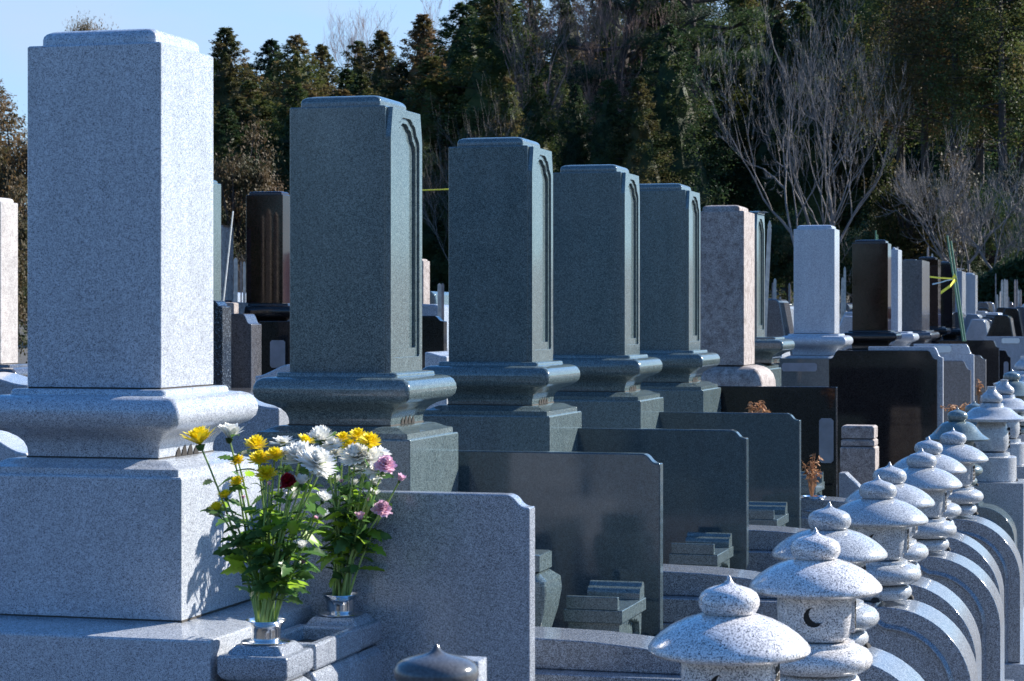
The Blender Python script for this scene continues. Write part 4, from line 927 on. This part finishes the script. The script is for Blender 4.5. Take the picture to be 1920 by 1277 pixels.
def put(meshes, px, y, top, H0, name, label, cat, group=None, wide=1.0, gz=None, rz=None):
    x = Xat(px, y); g = ground_z(x, y)-.2 if gz is None else gz
    h = Zat(top, x, y)-g; s = h/H0; return tree(meshes, x, y, g, rt.uniform(0, 6.28) if rz is None else rz, (s*wide, s*wide, s), name, label, cat, group)
# skyline trees on the left, each with its own top
SK = [(-30, 120, 66, 2), (352, 92, 74, 4), (395, 110, 80, 0), (424, 52, 70, 2), (462, 120, 78, 0), (508, 76, 74, 4), (556, 68, 70, 1), (604, 84, 78, 2), (652, 130, 72, 0), (672, 78, 80, 5), (716, 58, 70, 2), (752, 120, 66, 4), (792, 28, 66, 2), (836, 95, 72, 0), (868, 8, 64, 1), (905, 40, 74, 4), (938, -30, 62, 0)]
GC = 'cedars along the hillside skyline'
lab = {-30: 'brownish cedar at the far left edge behind the pale pillar', 352: 'dark cedar top just right of the white gravestone', 424: 'reddish pointed cedar rising right of the white gravestone', 508: 'slim dark cedar left of a fuller green one', 556: 'full green cedar above the left edge of the nearest green gravestone', 716: 'cedar with a bright brown side above the nearest green gravestone', 792: 'tall reddish cedar between the two nearest green gravestones', 868: 'tall cedar touching the top edge above the second green gravestone', 938: 'broad cedar above the second green gravestone, cut by the top edge'}
for px, top, y, k in SK:
    put(CM[k], px, y, top, 12, 'cedar_tree', lab.get(px, 'cedar standing between taller cedars on the left skyline'), 'tree', GC, wide=rt.uniform(1.6, 2.0))
for px in range(345, 960, 34):
    put(CM[rt.choice((0, 3, 4, 1, 2))], px+rt.uniform(-12, 12), 64+rt.uniform(-3, 3), rt.uniform(150, 215)-max(0, px-600)*.22, 12, 'cedar_tree', 'lower dark cedar filling the slope below the skyline trees', 'tree', 'lower cedars on the left slope', wide=rt.uniform(1.7, 2.1))
# the dark wood
for row, (y, pxs, tops) in enumerate(((58, range(330, 1300, 62), None), (66, range(960, 1960, 60), None), (76, range(930, 2050, 75), None))):
    for px in pxs:
        p = px+rt.uniform(-18, 18)
        if row == 0:
            tp_ = 250+rt.uniform(-60, 60)-max(0, (px-800))*.35
            if px < 520: tp_ = 330+rt.uniform(-30, 30)
            k = rt.choice((3, 4, 3, 0, 5))
        elif row == 1: tp_ = 60-(px-960)*.12+rt.uniform(-70, 90); k = rt.choice((3, 4, 4, 0, 1, 5))
        else: tp_ = -90-(px-960)*.06+rt.uniform(-60, 60); k = rt.choice((0, 1, 2, 4, 5))
        put(CM[k], p, y+rt.uniform(-2.5, 2.5), tp_, 12, 'cedar_tree', 'dark evergreen tree in the dense wood behind the graves', 'tree', 'evergreens of the dense dark wood', wide=rt.uniform(1.2, 1.5))
# unseen trees added behind the camera to darken ambient light and reflections
for i in range(34):
    x = -34+i*1.95+rt.uniform(-1, 1); y = -24-abs(i-17)*.2+rt.uniform(-3, 3)
    tree(CM[rt.choice((3, 4, 0, 1))], x, y, -.2, rt.uniform(0, 6), rt.uniform(.55, .75), 'cedar_tree', 'added dark evergreen tree behind the viewpoint, unseen, darkening the reflections', 'tree', 'added unseen evergreens behind the viewpoint').scale.x *= 1.5
# right: tall trunks with sky between and brown tufts on top
TM2 = cedar(22, H=12, Rb=2.0, boughs=140, tufts=190, mk='cedar', shape=.45, base=.45, leaf=.055, core=False)
TM = cedar(21, H=12, Rb=1.9, boughs=140, tufts=190, mk='cedarb', shape=.45, base=.5, leaf=.055, core=False)
for px, y, tp_ in ((1690, 58, -120), (1735, 56, -90), (1790, 54, -160), (1838, 57, -120), (1880, 52, -140), (1915, 55, -100), (1960, 54, -120)):
    put(TM if px in (1735, 1790, 1915) else TM2, px, y, tp_, 12, 'tall_cedar_tree', 'tall cedar with a bare trunk and a browned crown at the right', 'tree', 'bare trunked cedars at the right', wide=1.1)
BE = broad(8, 4.5, 1.7, 80, 260, 'cedarg', .06, .1)
for px, y, tp_ in ((1700, 50, 380), (1760, 49, 360), (1660, 51, 400), (1600, 52, 420), (1540, 53, 400), (1845, 50, 330), (1900, 52, 300), (1480, 54, 380), (1420, 54, 400), (1360, 55, 390)):
    put(BE, px, y, tp_, 4.5, 'evergreen_bush', 'dark leafy evergreen bush at the foot of the wood', 'bush', 'evergreen bushes at the foot of the wood', wide=1.0)
BB = broad(9, 3.2, 1.1, 60, 300, 'shrub', .042, .1)
put(BB, 1740, 46.5, 285, 3.2, 'browned_shrub', 'browned cedar shrub left of the leaning green poles', 'bush', wide=.9)
put(BB, 1700, 46, 300, 3.2, 'browned_shrub', 'browned cedar shrub above the wide flat topped gravestone', 'bush', wide=.8)
put(BB, 440, 40, 225, 3.2, 'tangled_shrub', 'tangled brown vine covered shrub right of the white gravestone', 'bush', wide=.62)
put(BB, 470, 40.5, 330, 3.2, 'tangled_shrub', 'lower brown shrub above the glossy brown gravestone', 'bush', wide=.8)
put(BB, 25, 38, 190, 3.2, 'tangled_shrub', 'brown shrub behind the pale pillar at the left edge', 'bush', wide=.7)
put(BB, -10, 30, 330, 3.2, 'tangled_shrub', 'low brown shrub at the far left edge', 'bush', wide=.8)
put(broad(14, 3.0, 1.0, 70, 420, 'cedarb', .026, .80), 160, 62, 46, 3.0, 'round_topped_tree', 'round orange brown tree top peeking over the white gravestone', 'tree', wide=.32)
# bare trees
T1 = bare(31, 8.8, .9, 'twig', 7, .075, 3, .32, first=.235, nb=(1, 1))
x = Xat(1530, 44); tree(T1, x, 44, ground_z(x, 44)-.3, R(30), (.62, .62, 1.15), 'bare_tree', 'large leafless tree with pale spreading branches in front of the wood', 'tree')
T2 = bare(32, 5.0, .75, 'twig', 5, .06, 2, .3, first=.26, nb=(1, 2))
x = Xat(1800, 43); tree(T2, x, 43, ground_z(x, 43), R(10), (.75, .75, .95), 'bare_tree', 'smaller leafless tree at the right above the hedge', 'tree')
x = Xat(1885, 42); tree(T2, x, 42, ground_z(x, 42), R(150), (.7, .7, .85), 'bare_tree', 'leafless tree leaning over the hedge at the right edge', 'tree')
T3 = bare(33, 12, .5, 'twigb', 6, .12, 1, .6, first=.3, nb=(1, 2))
for px, y, tp_, l in ((615, 84, 45, 'thin leafless tree on the skyline above the nearest green gravestone'), (735, 86, 10, 'thin leafless tree top between two cedars on the skyline'), (835, 84, -10, 'thin leafless tree behind the tall reddish cedar'), (1000, 60, -30, 'gray leafless tree among cedars above the second green gravestone'), (1130, 62, -40, 'reddish leafless tree behind the pine at the top'), (1190, 63, -60, 'reddish leafless tree at the top, right of the pine')):
    x = Xat(px, y); g = ground_z(x, y); s = (Zat(tp_, x, y)-g)/11.0; tree(T3, x, y, g, rt.uniform(0, 6), s, 'bare_tree', l, 'tree')
T4 = bare(36, 6, .75, 'twig', 4, .05, 1, .3, first=.6)
for px, y, tp_, l in ((850, 54, 120, 'small bare tree against the wood between the first two green gravestones'), (478, 39, 330, 'small bare tree behind the tangled brown shrub'), (20, 37, 250, 'small bare tree at the left edge')):
    x = Xat(px, y); g = ground_z(x, y)-.1; s = (Zat(tp_, x, y)-g)/max(v.co.z for v in T4[0].vertices); tree(T4, x, y, g, px, (s*.8, s*.8, s), 'bare_sapling', l, 'sapling')
# pine at the top
def pine(seed):
    rnd = random.Random(seed); b = MB(); tr = MB(); V = []; Fc = []
    tr.tube([(0, 0, 0), (.2, 0, 3), (-.1, .2, 6), (.3, 0, 8.5), (0, 0, 10)], [.22, .18, .14, .1, .05], 7)
    for k in range(26):
        h = 5+5*k/26; a = k*2.4; r = rnd.uniform(1.2, 2.6)*(1-.35*k/26); root = Vector((.05, 0, h)); tip = Vector((r*math.cos(a), r*math.sin(a), h+rnd.uniform(-.1, .7)))
        mid = root.lerp(tip, .5)+Vector((rnd.uniform(-.2, .2), rnd.uniform(-.2, .2), -.15)); tr.tube([root, mid, tip], [.06, .04, .015], 5)
        for q in range(5):
            c0 = mid.lerp(tip, rnd.uniform(.2, 1.05))+Vector((rnd.uniform(-.35, .35), rnd.uniform(-.35, .35), .1)); tr.tube([mid, c0], [.02, .008], 4)
            for j in range(150):
                c = c0+Vector((rnd.gauss(0, .24), rnd.gauss(0, .24), rnd.gauss(0, .09))); d = Vector((rnd.gauss(0, .8), rnd.gauss(0, .8), rnd.uniform(.1, 1))).normalized(); u_ = d.orthogonal().normalized(); s = .12
                n = len(V); V += [c-u_*s*.1, c+d*s*1.2, c+u_*s*.1]; Fc.append((n, n+1, n+2))
    b.add(V, Fc); return b.mesh('crown', M['pine'], False), tr.mesh('trunk', M['bark'])
PM = pine(4)
put(PM, 1180, 62, -170, 10.4, 'pine_tree', 'pine with dark crooked branches at the top centre', 'tree', rz=1.0)
put(PM, 1300, 63, -230, 10.4, 'pine_tree', 'pine right of the one with crooked branches at the top', 'tree', rz=3.0)
# hedge at the right
rnd = random.Random(4); b = MB(); V = []; Fc = []; y0 = 40; xa, xb_ = Xat(1790, y0), Xat(2050, y0)
for i in range(26000):
    u = rnd.random(); x = xa+(xb_-xa)*u; zt = Zat(560-115*min(1, u*1.15)**.8+6*math.sin(u*31), x, y0); zb = Zat(592, x, y0)-.4
    a = rnd.uniform(0, math.pi); dy = -math.cos(a)*1.0; zz = zb+(zt-zb)*rnd.random() if rnd.random() < .7 else zt-.12*abs(rnd.gauss(0, 1)); yy = y0+rnd.uniform(-.12, .6)*1.2
    if rnd.random() < .06: zz = zt+rnd.uniform(0, .12)
    c = Vector((x, yy, zz)); d = Vector((rnd.gauss(0, 1), rnd.gauss(0, 1), rnd.gauss(0, 1))).normalized(); u_ = d.orthogonal().normalized(); s = .05*rnd.uniform(.7, 1.6)
    n = len(V); V += [c-d*s, c-u_*s*.5, c+d*s, c+u_*s*.5]; Fc.append((n, n+1, n+2, n+3))
b.add(V, Fc); t = empty('hedge', ((xa+xb_)/2, y0, 0), 0, 'dense dark green hedge rising to the right edge', 'hedge')
o = b.build('leaves', M['hedge'], t, (-(xa+xb_)/2, -y0, 0), smooth=False, fixn=False)
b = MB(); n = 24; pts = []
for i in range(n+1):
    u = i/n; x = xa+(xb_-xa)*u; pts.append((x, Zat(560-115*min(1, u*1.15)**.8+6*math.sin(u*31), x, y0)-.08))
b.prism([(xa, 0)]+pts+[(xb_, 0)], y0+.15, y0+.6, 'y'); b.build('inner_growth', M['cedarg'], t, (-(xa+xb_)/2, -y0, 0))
